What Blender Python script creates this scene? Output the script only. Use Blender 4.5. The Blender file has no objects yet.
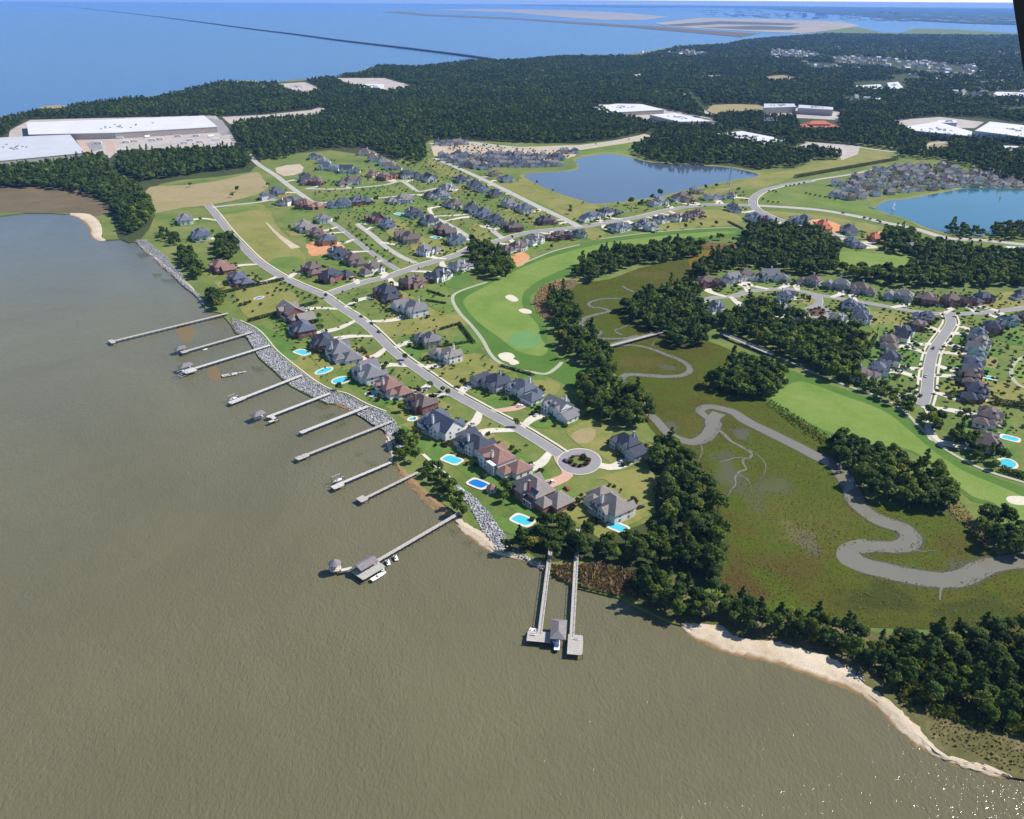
import bpy, bmesh, math, random
import numpy as np
from mathutils import Vector, Matrix
from mathutils.geometry import tessellate_polygon

random.seed(7); rng = np.random.default_rng(7)
SC = bpy.context.scene
COL = SC.collection

# ------------------------------------------------------------------ camera
H = 250.0            # flying height
FPX = 800.0          # focal length in pixels of a 1024 px wide frame
PITCH = math.atan(409.5 / FPX)
ROLL = math.radians(0.36)
HAZE = 3.4e-5         # how much of the light one metre of air scatters
LZ = 0.70            # land level above the water
_F = np.array([0, math.cos(PITCH), -math.sin(PITCH)])
_X = np.array([1.0, 0, 0]); _U0 = np.array([0, math.sin(PITCH), math.cos(PITCH)])
_R = math.cos(ROLL) * _X + math.sin(ROLL) * _U0
_U = -math.sin(ROLL) * _X + math.cos(ROLL) * _U0
cam_d = bpy.data.cameras.new('camera'); cam = bpy.data.objects.new('camera', cam_d); COL.objects.link(cam)
cam_d.sensor_fit = 'HORIZONTAL'; cam_d.sensor_width = 36; cam_d.lens = FPX * 36 / 1024
cam_d.clip_start = 0.5; cam_d.clip_end = 200000
cam.matrix_world = Matrix(((_R[0], _U[0], -_F[0], 0), (_R[1], _U[1], -_F[1], 0), (_R[2], _U[2], -_F[2], H), (0, 0, 0, 1)))
SC.camera = cam

def at(x, y, z=LZ):
    """point of the place at height z that the photograph shows at (x, y)"""
    d = _F + _R * (x - 512) / FPX + _U * (409.5 - y) / FPX
    t = (z - H) / d[2]
    return np.array([d[0] * t, d[1] * t, z])
def mpp(x, y, z=LZ):
    p = at(x, y, z) - np.array([0, 0, H])
    return float(p @ _F) / FPX
def pix(P):
    """pixel positions of an (n,2) array of ground points"""
    d = np.stack([P[:, 0], P[:, 1], np.full(len(P), LZ - H)], 1)
    w = d @ _F
    return np.stack([512 + FPX * (d @ _R) / w, 409.5 - FPX * (d @ _U) / w], 1), w

# ------------------------------------------------------------------ light
SUN_AZ, SUN_EL = math.radians(72), math.radians(45)      # azimuth clockwise from +Y
sd = np.array([math.sin(SUN_AZ) * math.cos(SUN_EL), math.cos(SUN_AZ) * math.cos(SUN_EL), math.sin(SUN_EL)])
w = bpy.data.worlds.new('World'); SC.world = w; w.use_nodes = True
nt = w.node_tree; bg = nt.nodes['Background']
sky = nt.nodes.new('ShaderNodeTexSky'); sky.sky_type = 'NISHITA'; sky.sun_disc = False
sky.sun_elevation = SUN_EL; sky.sun_rotation = SUN_AZ; sky.altitude = 200
sky.air_density = 0.9; sky.dust_density = 0.0; sky.ozone_density = 4.5
nt.links.new(sky.outputs[0], bg.inputs[0]); bg.inputs[1].default_value = 0.085
sl = bpy.data.lights.new('sun', 'SUN'); sl.energy = 4.1; sl.angle = math.radians(0.5); sl.color = (1, 0.95, 0.87)
so = bpy.data.objects.new('sun', sl); COL.objects.link(so)
so.rotation_euler = Vector(sd).to_track_quat('Z', 'Y').to_euler()
SC.view_settings.view_transform = 'Standard'; SC.view_settings.look = 'None'
SC.view_settings.exposure = 0.95; SC.view_settings.gamma = 1; SC.view_settings.use_curve_mapping = False
cy = SC.cycles
cy.max_bounces = 5; cy.diffuse_bounces = 3; cy.transparent_max_bounces = 8; cy.glossy_bounces = 2; cy.transmission_bounces = 2; cy.volume_bounces = 0
cy.use_denoising = True; cy.denoiser = 'OPENIMAGEDENOISE'; cy.denoising_input_passes = 'RGB_ALBEDO_NORMAL'; cy.denoising_prefilter = 'ACCURATE'
cy.sample_clamp_indirect = 4.0

# ------------------------------------------------------------------ materials
def nodes_of(m):
    m.use_nodes = True
    return m.node_tree.nodes, m.node_tree.links
def N(t, n, **k):
    o = t.nodes.new(n)
    for a, b in k.items(): setattr(o, a, b)
    return o
def ramp(t, src, stops, interp='LINEAR'):
    r = N(t, 'ShaderNodeValToRGB'); r.color_ramp.interpolation = interp
    el = r.color_ramp.elements
    while len(el) < len(stops): el.new(0.5)
    for e, (p, c) in zip(el, stops): e.position = p; e.color = (c[0], c[1], c[2], 1)
    t.links.new(src, r.inputs[0]); return r.outputs[0]
def noise(t, scale, detail=3, rough=0.55, vec=None, dist=0.0):
    n = N(t, 'ShaderNodeTexNoise'); n.inputs['Scale'].default_value = scale
    n.inputs['Detail'].default_value = detail; n.inputs['Roughness'].default_value = rough
    n.inputs['Distortion'].default_value = dist
    if vec is not None: t.links.new(vec, n.inputs['Vector'])
    return n.outputs[0]
def pos(t): return N(t, 'ShaderNodeNewGeometry').outputs['Position']
def objco(t): return N(t, 'ShaderNodeTexCoord').outputs['Object']
def mix(t, a, b, fac, mode='MIX'):
    m = N(t, 'ShaderNodeMix', data_type='RGBA', blend_type=mode)
    for s, v in ((m.inputs[6], a), (m.inputs[7], b), (m.inputs[0], fac)):
        if isinstance(v, (int, float)): s.default_value = v
        elif isinstance(v, tuple): s.default_value = (*v, 1)
        else: t.links.new(v, s)
    return m.outputs[2]
def bump(t, h, strength, dist, bsdf):
    b = N(t, 'ShaderNodeBump'); b.inputs['Strength'].default_value = strength; b.inputs['Distance'].default_value = dist
    t.links.new(h, b.inputs['Height']); t.links.new(b.outputs[0], bsdf.inputs['Normal'])
MATS = {}
def mat(name, rough=0.9, spec=0.2):
    m = bpy.data.materials.new(name); m.use_nodes = True
    b = m.node_tree.nodes['Principled BSDF']; b.inputs['Roughness'].default_value = rough
    b.inputs['Specular IOR Level'].default_value = spec
    MATS[name] = m; return m, m.node_tree, b
def plain(name, c, rough=0.85, spec=0.2, var=0.15, scale=0.6, local=False):
    m, t, b = mat(name, rough, spec)
    v = objco(t) if local else pos(t)
    n = noise(t, scale, 4, 0.6, v)
    lo = tuple(x * (1 - var) for x in c); hi = tuple(min(1, x * (1 + var)) for x in c)
    t.links.new(ramp(t, n, [(0.3, lo), (0.7, hi)]), b.inputs['Base Color']); return m
def ground(name, stops, s1=0.02, s2=0.25, fine=0.35, mud=None, s3=2.0):
    """several sizes of mottling between the stop colours"""
    m, t, b = mat(name, 0.95, 0.1); p = pos(t)
    n1 = noise(t, s1, 5, 0.6, p, 0.6); n2 = noise(t, s2, 4, 0.65, p)
    a = N(t, 'ShaderNodeMath', operation='MULTIPLY_ADD'); t.links.new(n2, a.inputs[0]); a.inputs[1].default_value = fine
    s = N(t, 'ShaderNodeMath', operation='MULTIPLY'); t.links.new(n1, s.inputs[0]); s.inputs[1].default_value = 1 - fine
    t.links.new(s.outputs[0], a.inputs[2])
    c = ramp(t, a.outputs[0], stops)
    if mud:
        n3 = noise(t, mud[1], 5, 0.7, p, 0.8)
        f = ramp(t, n3, [(mud[2], (0, 0, 0)), (mud[2] + 0.1, (1, 1, 1))])
        c = mix(t, c, mud[0], f)
    nf = noise(t, s3, 2, 0.7, p)
    c = mix(t, c, ramp(t, nf, [(0.3, (0.72, 0.72, 0.72)), (0.7, (1.22, 1.22, 1.22))]), 0.8, 'MULTIPLY')
    t.links.new(c, b.inputs['Base Color']); return m
def patches(m, spots, wob=0.9, ns=0.045):
    """irregular patches of another colour at given places: (point, radius x, radius y, colour, strength)"""
    t = m.node_tree; b = t.nodes['Principled BSDF']; src = b.inputs['Base Color'].links[0].from_socket; ps = pos(t)
    nz = noise(t, ns, 6, 0.7, ps, 0.6)
    for (pt, rx, ry, col, st) in spots:
        v = N(t, 'ShaderNodeVectorMath', operation='SUBTRACT'); t.links.new(ps, v.inputs[0]); v.inputs[1].default_value = (float(pt[0]), float(pt[1]), float(pt[2]))
        w2 = N(t, 'ShaderNodeVectorMath', operation='DIVIDE'); t.links.new(v.outputs[0], w2.inputs[0]); w2.inputs[1].default_value = (rx, ry, 1000)
        ln = N(t, 'ShaderNodeVectorMath', operation='LENGTH'); t.links.new(w2.outputs[0], ln.inputs[0])
        a = N(t, 'ShaderNodeMath', operation='MULTIPLY_ADD'); t.links.new(nz, a.inputs[0]); a.inputs[1].default_value = wob * 4; t.links.new(ln.outputs['Value'], a.inputs[2])
        mr = N(t, 'ShaderNodeMapRange'); t.links.new(a.outputs[0], mr.inputs[0]); mr.inputs[1].default_value = 1.0 + wob * 2.1; mr.inputs[2].default_value = 0.70 + wob * 1.85; mr.inputs[3].default_value = 0; mr.inputs[4].default_value = st
        src = mix(t, src, col, mr.outputs[0])
    t.links.new(src, b.inputs['Base Color'])
def water_mat(name, base, deep=None, rough=0.12, wave=0.5, strength=0.5, spec=0.5, dist=0.35, swell=False):
    m, t, b = mat(name, rough, spec); p = pos(t)
    b.inputs['IOR'].default_value = 1.33
    n = noise(t, 0.005, 6, 0.62, p, 0.9)
    c = ramp(t, n, [(0.3, tuple(x * 0.88 for x in base)), (0.7, tuple(x * 1.12 for x in base))])
    if deep:      # clear far bay with sky's reflected blue put into its colour; river is muddy
        s = N(t, 'ShaderNodeSeparateXYZ'); t.links.new(p, s.inputs[0])
        nn = noise(t, 0.0011, 4, 0.6, p)
        a = N(t, 'ShaderNodeMath', operation='MULTIPLY_ADD'); t.links.new(nn, a.inputs[0]); a.inputs[1].default_value = 500; t.links.new(s.outputs[1], a.inputs[2])
        mr = N(t, 'ShaderNodeMapRange'); t.links.new(a.outputs[0], mr.inputs[0]); mr.inputs[1].default_value = deep[1]; mr.inputs[2].default_value = deep[2]
        c = mix(t, c, deep[0], mr.outputs[0])
        rr = N(t, 'ShaderNodeMapRange'); t.links.new(mr.outputs[0], rr.inputs[0]); rr.inputs[3].default_value = rough; rr.inputs[4].default_value = 0.27; t.links.new(rr.outputs[0], b.inputs['Roughness'])
    t.links.new(c, b.inputs['Base Color'])
    mp = N(t, 'ShaderNodeMapping'); t.links.new(p, mp.inputs[0]); mp.inputs['Scale'].default_value = (1.0, 0.55, 1); mp.inputs['Rotation'].default_value = (0, 0, 0.5)
    w1 = noise(t, wave, 3, 0.6, mp.outputs[0], 0.4)
    if swell:     # longer wind waves and calmer, rougher streaks
        w2 = noise(t, 0.11, 3, 0.6, mp.outputs[0], 0.6); w3 = noise(t, 0.012, 4, 0.65, mp.outputs[0], 0.8)
        a = N(t, 'ShaderNodeMath', operation='MULTIPLY_ADD'); t.links.new(w2, a.inputs[0]); a.inputs[1].default_value = 1.1; t.links.new(w1, a.inputs[2]); w1 = a.outputs[0]
        bn = N(t, 'ShaderNodeBump'); bn.inputs['Distance'].default_value = dist; t.links.new(w1, bn.inputs['Height'])
        mr = N(t, 'ShaderNodeMapRange'); t.links.new(w3, mr.inputs[0]); mr.inputs[1].default_value = .35; mr.inputs[2].default_value = .65; mr.inputs[3].default_value = strength * .55; mr.inputs[4].default_value = strength
        t.links.new(mr.outputs[0], bn.inputs['Strength']); t.links.new(bn.outputs[0], b.inputs['Normal']); return m
    bump(t, w1, strength, dist, b); return m

water_mat('river_water', (0.112, 0.103, 0.056), deep=((0.038, 0.110, 0.240), 900, 2300), rough=0.12, wave=0.75, strength=0.85, dist=0.62, spec=0.42, swell=True)
water_mat('creek_water', (0.150, 0.140, 0.108), rough=0.12, wave=0.35, strength=0.16, dist=0.3)
water_mat('pond_water', (0.055, 0.075, 0.108), rough=0.1, wave=0.5, strength=0.12)
water_mat('pond_water_teal', (0.022, 0.088, 0.118), rough=0.1, wave=0.5, strength=0.12)
water_mat('pool_water', (0.05, 0.40, 0.47), rough=0.08, wave=1.2, strength=0.1)
water_mat('pool_water_deep', (0.01, 0.13, 0.42), rough=0.08, wave=1.2, strength=0.1)
ground('land_grass', [(0.30, (0.060, 0.100, 0.022)), (0.5, (0.115, 0.150, 0.036)), (0.7, (0.20, 0.185, 0.065))], 0.015, 0.12)
ground('lawn_green', [(0.3, (0.052, 0.112, 0.020)), (0.55, (0.092, 0.158, 0.032)), (0.72, (0.15, 0.18, 0.05))], 0.03, 0.3)
ground('lawn_olive', [(0.3, (0.095, 0.13, 0.028)), (0.5, (0.18, 0.18, 0.050)), (0.72, (0.25, 0.205, 0.085))], 0.03, 0.3)
ground('lawn_mid', [(0.3, (0.065, 0.125, 0.022)), (0.55, (0.125, 0.17, 0.038)), (0.72, (0.20, 0.19, 0.065))], 0.03, 0.3)
ground('fairway', [(0.3, (0.095, 0.165, 0.028)), (0.5, (0.135, 0.200, 0.040)), (0.72, (0.185, 0.215, 0.065))], 0.025, 0.12, 0.35)
ground('rough_grass', [(0.3, (0.050, 0.115, 0.018)), (0.7, (0.085, 0.150, 0.027))], 0.03, 0.2)
ground('putting_green', [(0.3, (0.10, 0.205, 0.07)), (0.7, (0.12, 0.235, 0.085))], 0.05, 0.2)
ground('dry_field', [(0.3, (0.20, 0.17, 0.075)), (0.5, (0.27, 0.215, 0.115)), (0.7, (0.20, 0.19, 0.07))], 0.012, 0.1)
ground('brown_marsh', [(0.3, (0.09, 0.07, 0.04)), (0.7, (0.15, 0.115, 0.065))], 0.02, 0.2)
ground('marsh_grass', [(0.28, (0.038, 0.056, 0.005)), (0.42, (0.066, 0.064, 0.008)), (0.55, (0.060, 0.082, 0.006)), (0.72, (0.090, 0.068, 0.018))], 0.013, 0.09, 0.34, mud=((0.060, 0.060, 0.044), 0.012, 0.62))
ground('marsh_gold', [(0.3, (0.12, 0.085, 0.012)), (0.7, (0.17, 0.125, 0.022))], 0.03, 0.2)
ground('marsh_mud', [(0.3, (0.075, 0.08, 0.05)), (0.7, (0.115, 0.11, 0.085))], 0.06, 0.4)
ground('clay_paving', [(0.3, (0.36, 0.25, 0.20)), (0.7, (0.42, 0.31, 0.26))], 0.03, 0.2)
ground('mud_bank', [(0.3, (0.050, 0.052, 0.030)), (0.7, (0.085, 0.080, 0.052))], 0.1, 0.5)
ground('bare_earth', [(0.3, (0.32, 0.25, 0.17)), (0.7, (0.46, 0.39, 0.30))], 0.03, 0.2)
ground('orange_clay', [(0.3, (0.38, 0.17, 0.07)), (0.7, (0.55, 0.30, 0.15))], 0.04, 0.3)
ground('sand', [(0.3, (0.38, 0.30, 0.20)), (0.7, (0.56, 0.48, 0.37))], 0.05, 0.3)
def wet_band(m, lo, hi, col):
    t = m.node_tree; b = t.nodes['Principled BSDF']; src = b.inputs['Base Color'].links[0].from_socket; ps = pos(t)
    s = N(t, 'ShaderNodeSeparateXYZ'); t.links.new(ps, s.inputs[0]); n = noise(t, 0.12, 4, 0.6, ps)
    a = N(t, 'ShaderNodeMath', operation='MULTIPLY_ADD'); t.links.new(n, a.inputs[0]); a.inputs[1].default_value = -.5; t.links.new(s.outputs[2], a.inputs[2])
    mr = N(t, 'ShaderNodeMapRange'); t.links.new(a.outputs[0], mr.inputs[0]); mr.inputs[1].default_value = lo - .25; mr.inputs[2].default_value = hi - .25; mr.inputs[3].default_value = 1; mr.inputs[4].default_value = 0
    t.links.new(mix(t, src, col, mr.outputs[0]), b.inputs['Base Color'])
wet_band(MATS['sand'], 0.15, 0.42, (0.22, 0.135, 0.062))
ground('wet_sand', [(0.3, (0.19, 0.12, 0.055)), (0.7, (0.30, 0.20, 0.10))], 0.05, 0.3)
ground('bunker_sand', [(0.3, (0.44, 0.39, 0.30)), (0.7, (0.56, 0.51, 0.41))], 0.05, 0.3)
ground('spoil_sand', [(0.3, (0.22, 0.21, 0.16)), (0.7, (0.40, 0.32, 0.25))], 0.002, 0.01)
ground('far_woods', [(0.3, (0.018, 0.035, 0.014)), (0.6, (0.035, 0.058, 0.02)), (0.75, (0.10, 0.11, 0.06))], 0.002, 0.02, 0.5, s3=0.01)
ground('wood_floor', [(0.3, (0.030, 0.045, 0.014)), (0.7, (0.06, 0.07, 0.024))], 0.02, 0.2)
ground('scrub_ground', [(0.3, (0.055, 0.070, 0.018)), (0.5, (0.10, 0.095, 0.035)), (0.7, (0.22, 0.16, 0.10))], 0.05, 0.3)
ground('asphalt', [(0.3, (0.20, 0.195, 0.20)), (0.7, (0.25, 0.24, 0.245))], 0.05, 0.5)
ground('asphalt_pale', [(0.3, (0.30, 0.29, 0.27)), (0.7, (0.38, 0.36, 0.33))], 0.05, 0.5)
ground('concrete', [(0.3, (0.42, 0.38, 0.31)), (0.7, (0.56, 0.52, 0.44))], 0.05, 0.5)
ground('cart_path', [(0.3, (0.27, 0.28, 0.20)), (0.7, (0.36, 0.35, 0.27))], 0.05, 0.5)
ground('pink_paving', [(0.3, (0.40, 0.25, 0.18)), (0.7, (0.50, 0.33, 0.25))], 0.05, 0.5)
ground('yard_paving', [(0.3, (0.28, 0.25, 0.23)), (0.5, (0.36, 0.32, 0.29)), (0.7, (0.46, 0.41, 0.37))], 0.03, 0.15)
ground('algae', [(0.3, (0.045, 0.065, 0.01)), (0.7, (0.09, 0.105, 0.02))], 0.2, 0.8)
ground('shoal', [(0.3, (0.125, 0.098, 0.050)), (0.7, (0.165, 0.115, 0.058))], 0.1, 0.5)
plain('mulch', (0.10, 0.05, 0.035), 0.95)

def roof_mat(name, c):
    m, t, b = mat(name, 0.85, 0.25); p = objco(t)
    oi = N(t, 'ShaderNodeObjectInfo')
    n = noise(t, 0.9, 5, 0.7, p); n2 = noise(t, 6.0, 2, 0.6, p)
    s = N(t, 'ShaderNodeSeparateXYZ'); t.links.new(p, s.inputs[0])
    wv = N(t, 'ShaderNodeTexWave', bands_direction='Z'); t.links.new(p, wv.inputs[0]); wv.inputs['Scale'].default_value = 0.9; wv.inputs['Distortion'].default_value = 1.5; wv.inputs['Detail'].default_value = 1
    col = ramp(t, n, [(0.25, tuple(x * 0.70 for x in c)), (0.75, tuple(x * 1.3 for x in c))])
    col = mix(t, col, ramp(t, n2, [(0.3, (0.75,) * 3), (0.7, (1.25,) * 3)]), 0.7, 'MULTIPLY')
    col = mix(t, col, ramp(t, wv.outputs[0], [(0.0, (0.85,) * 3), (1, (1.1,) * 3)]), 0.6, 'MULTIPLY')
    t.links.new(col, b.inputs['Base Color']); bump(t, n2, 0.3, 0.05, b)
roof_mat('roof_slate', (0.085, 0.098, 0.135)); roof_mat('roof_dark', (0.045, 0.052, 0.074)); roof_mat('roof_brown', (0.125, 0.095, 0.09))
roof_mat('roof_tan', (0.20, 0.178, 0.165)); roof_mat('roof_grey', (0.155, 0.152, 0.165)); roof_mat('roof_red', (0.205, 0.120, 0.100)); roof_mat('roof_teal', (0.07, 0.12, 0.13))
roof_mat('roof_lilac', (0.175, 0.158, 0.162)); roof_mat('roof_orange', (0.42, 0.12, 0.07))
def wall_mat(name, c, brick=False):
    m, t, b = mat(name, 0.85, 0.2); p = objco(t)
    n = noise(t, 0.5, 4, 0.6, p)
    col = ramp(t, n, [(0.3, tuple(x * 0.85 for x in c)), (0.7, tuple(min(1, x * 1.12) for x in c))])
    if brick:
        bk = N(t, 'ShaderNodeTexBrick'); bk.inputs['Scale'].default_value = 2.2
        bk.inputs['Color1'].default_value = (1, 1, 1, 1); bk.inputs['Color2'].default_value = (0.7, 0.66, 0.62, 1); bk.inputs['Mortar'].default_value = (1.3, 1.35, 1.4, 1)
        mp = N(t, 'ShaderNodeMapping'); mp.inputs['Rotation'].default_value = (math.pi / 2, 0, 0); t.links.new(p, mp.inputs[0]); t.links.new(mp.outputs[0], bk.inputs[0])
        col = mix(t, col, bk.outputs[0], 0.7, 'MULTIPLY')
    t.links.new(col, b.inputs['Base Color'])
wall_mat('wall_white', (0.70, 0.69, 0.66)); wall_mat('wall_brick', (0.27, 0.115, 0.085), True); wall_mat('wall_tan', (0.50, 0.40, 0.30), True)
wall_mat('wall_grey', (0.38, 0.37, 0.37)); wall_mat('wall_yellow', (0.60, 0.49, 0.28)); wall_mat('wall_clay', (0.50, 0.27, 0.14))
plain('trim_white', (0.72, 0.71, 0.68), 0.6); plain('garage_white', (0.62, 0.60, 0.56), 0.6); plain('door_dark', (0.10, 0.045, 0.03), 0.5)
m, t, b = mat('glass_dark', 0.12, 0.5); b.inputs['Base Color'].default_value = (0.03, 0.04, 0.055, 1)
plain('solar_blue', (0.012, 0.02, 0.07), 0.25, 0.5); plain('membrane_white', (0.50, 0.495, 0.495), 0.7, 0.2, 0.06, 0.03)
plain('membrane_grey', (0.40, 0.41, 0.44), 0.7, 0.2, 0.06, 0.03); plain('cladding', (0.36, 0.42, 0.52), 0.7); plain('cladding_tan', (0.45, 0.38, 0.32), 0.7)
plain('pier_wood', (0.36, 0.335, 0.30), 0.9, 0.1, 0.25, 1.5); plain('pier_wood_pale', (0.44, 0.425, 0.40), 0.9, 0.1, 0.15, 1.5); plain('pile_wood', (0.10, 0.085, 0.07), 0.9)
plain('metal', (0.35, 0.36, 0.38), 0.5, 0.4); plain('gelcoat', (0.78, 0.78, 0.76), 0.35, 0.4, 0.05); plain('boat_blue', (0.03, 0.05, 0.14), 0.4, 0.4); plain('canvas', (0.10, 0.13, 0.20), 0.8)
plain('rock', (0.34, 0.335, 0.33), 0.95, 0.1, 0.45, 0.35); plain('bark', (0.10, 0.075, 0.055), 0.95, 0.1); plain('rubber', (0.02, 0.02, 0.02), 0.8)
plain('car_dark', (0.03, 0.035, 0.045), 0.35, 0.5); plain('car_white', (0.75, 0.75, 0.75), 0.35, 0.5); plain('car_red', (0.35, 0.02, 0.02), 0.35, 0.5); plain('car_silver', (0.40, 0.42, 0.44), 0.35, 0.5)
plain('bridge_concrete', (0.22, 0.21, 0.20), 0.9); plain('causeway_concrete', (0.07, 0.07, 0.075), 0.9); plain('spray', (0.85, 0.88, 0.9), 0.8); plain('strut_paint', (0.035, 0.025, 0.018), 0.5, 0.3)
plain('patio', (0.55, 0.47, 0.39), 0.9, 0.1, 0.15, 1.0); plain('spa_wood', (0.26, 0.10, 0.07), 0.8)
def leaf_mat(name, lo, hi, trans=0.33):
    m, t, b = mat(name, 0.75, 0.15)
    g = N(t, 'ShaderNodeNewGeometry'); oi = N(t, 'ShaderNodeObjectInfo')
    a = N(t, 'ShaderNodeMath', operation='MULTIPLY_ADD'); t.links.new(g.outputs['Random Per Island'], a.inputs[0]); a.inputs[1].default_value = 0.5
    s = N(t, 'ShaderNodeMath', operation='MULTIPLY'); t.links.new(oi.outputs['Random'], s.inputs[0]); s.inputs[1].default_value = 0.5; t.links.new(s.outputs[0], a.inputs[2])
    md = tuple((x + y) / 2 for x, y in zip(lo, hi))
    c = ramp(t, a.outputs[0], [(0.1, lo), (0.55, md), (0.95, hi)])
    big = noise(t, 0.006, 4, 0.65, oi.outputs['Location'])
    c = mix(t, c, ramp(t, big, [(0.32, (0.70, 0.74, 0.72)), (0.52, (1.0, 1.0, 1.0)), (0.70, (1.45, 1.32, 1.05))]), 1.0, 'MULTIPLY'); t.links.new(c, b.inputs['Base Color'])
    wn = N(t, 'ShaderNodeTexWhiteNoise', noise_dimensions='1D'); t.links.new(oi.outputs['Random'], wn.inputs['W'])
    c = mix(t, c, ramp(t, wn.outputs['Value'], [(0.0, (0.72, 0.80, 0.80)), (0.45, (1.05, 1.10, 1.0)), (0.75, (1.35, 1.32, 0.95)), (0.93, (1.65, 1.50, 0.90)), (1.0, (1.75, 1.25, 0.80))]), 1.0, 'MULTIPLY'); t.links.new(c, b.inputs['Base Color'])
    tr = N(t, 'ShaderNodeBsdfTranslucent'); t.links.new(mix(t, c, (1.25, 1.2, .7), 1.0, 'MULTIPLY'), tr.inputs[0]); ms = N(t, 'ShaderNodeMixShader'); ms.inputs[0].default_value = trans
    t.links.new(b.outputs[0], ms.inputs[1]); t.links.new(tr.outputs[0], ms.inputs[2]); t.links.new(ms.outputs[0], t.nodes['Material Output'].inputs[0])
    return m
leaf_mat('leaf_broad', (0.024, 0.048, 0.010), (0.110, 0.160, 0.028)); leaf_mat('leaf_pine', (0.020, 0.042, 0.012), (0.075, 0.115, 0.026))
leaf_mat('leaf_light', (0.05, 0.08, 0.016), (0.16, 0.195, 0.045)); leaf_mat('leaf_shrub', (0.026, 0.042, 0.013), (0.10, 0.125, 0.035)); leaf_mat('leaf_marsh', (0.042, 0.060, 0.005), (0.098, 0.108, 0.013), .1); leaf_mat('leaf_rust', (0.050, 0.036, 0.010), (0.105, 0.070, 0.024), .1); leaf_mat('leaf_brown', (0.20, 0.13, 0.07), (0.42, 0.29, 0.17))
leaf_mat('leaf_hedge', (0.020, 0.040, 0.010), (0.055, 0.085, 0.02))
M = MATS

m = bpy.data.materials.new('haze'); m.use_nodes = True; t = m.node_tree; t.nodes.clear(); MATS['haze'] = m
vo = N(t, 'ShaderNodeOutputMaterial'); pv = N(t, 'ShaderNodeVolumePrincipled'); pv.inputs['Color'].default_value = (0.20, 0.44, 1.0, 1); pv.inputs['Density'].default_value = HAZE; pv.inputs['Anisotropy'].default_value = 0.0
t.links.new(pv.outputs[0], vo.inputs['Volume'])
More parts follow.
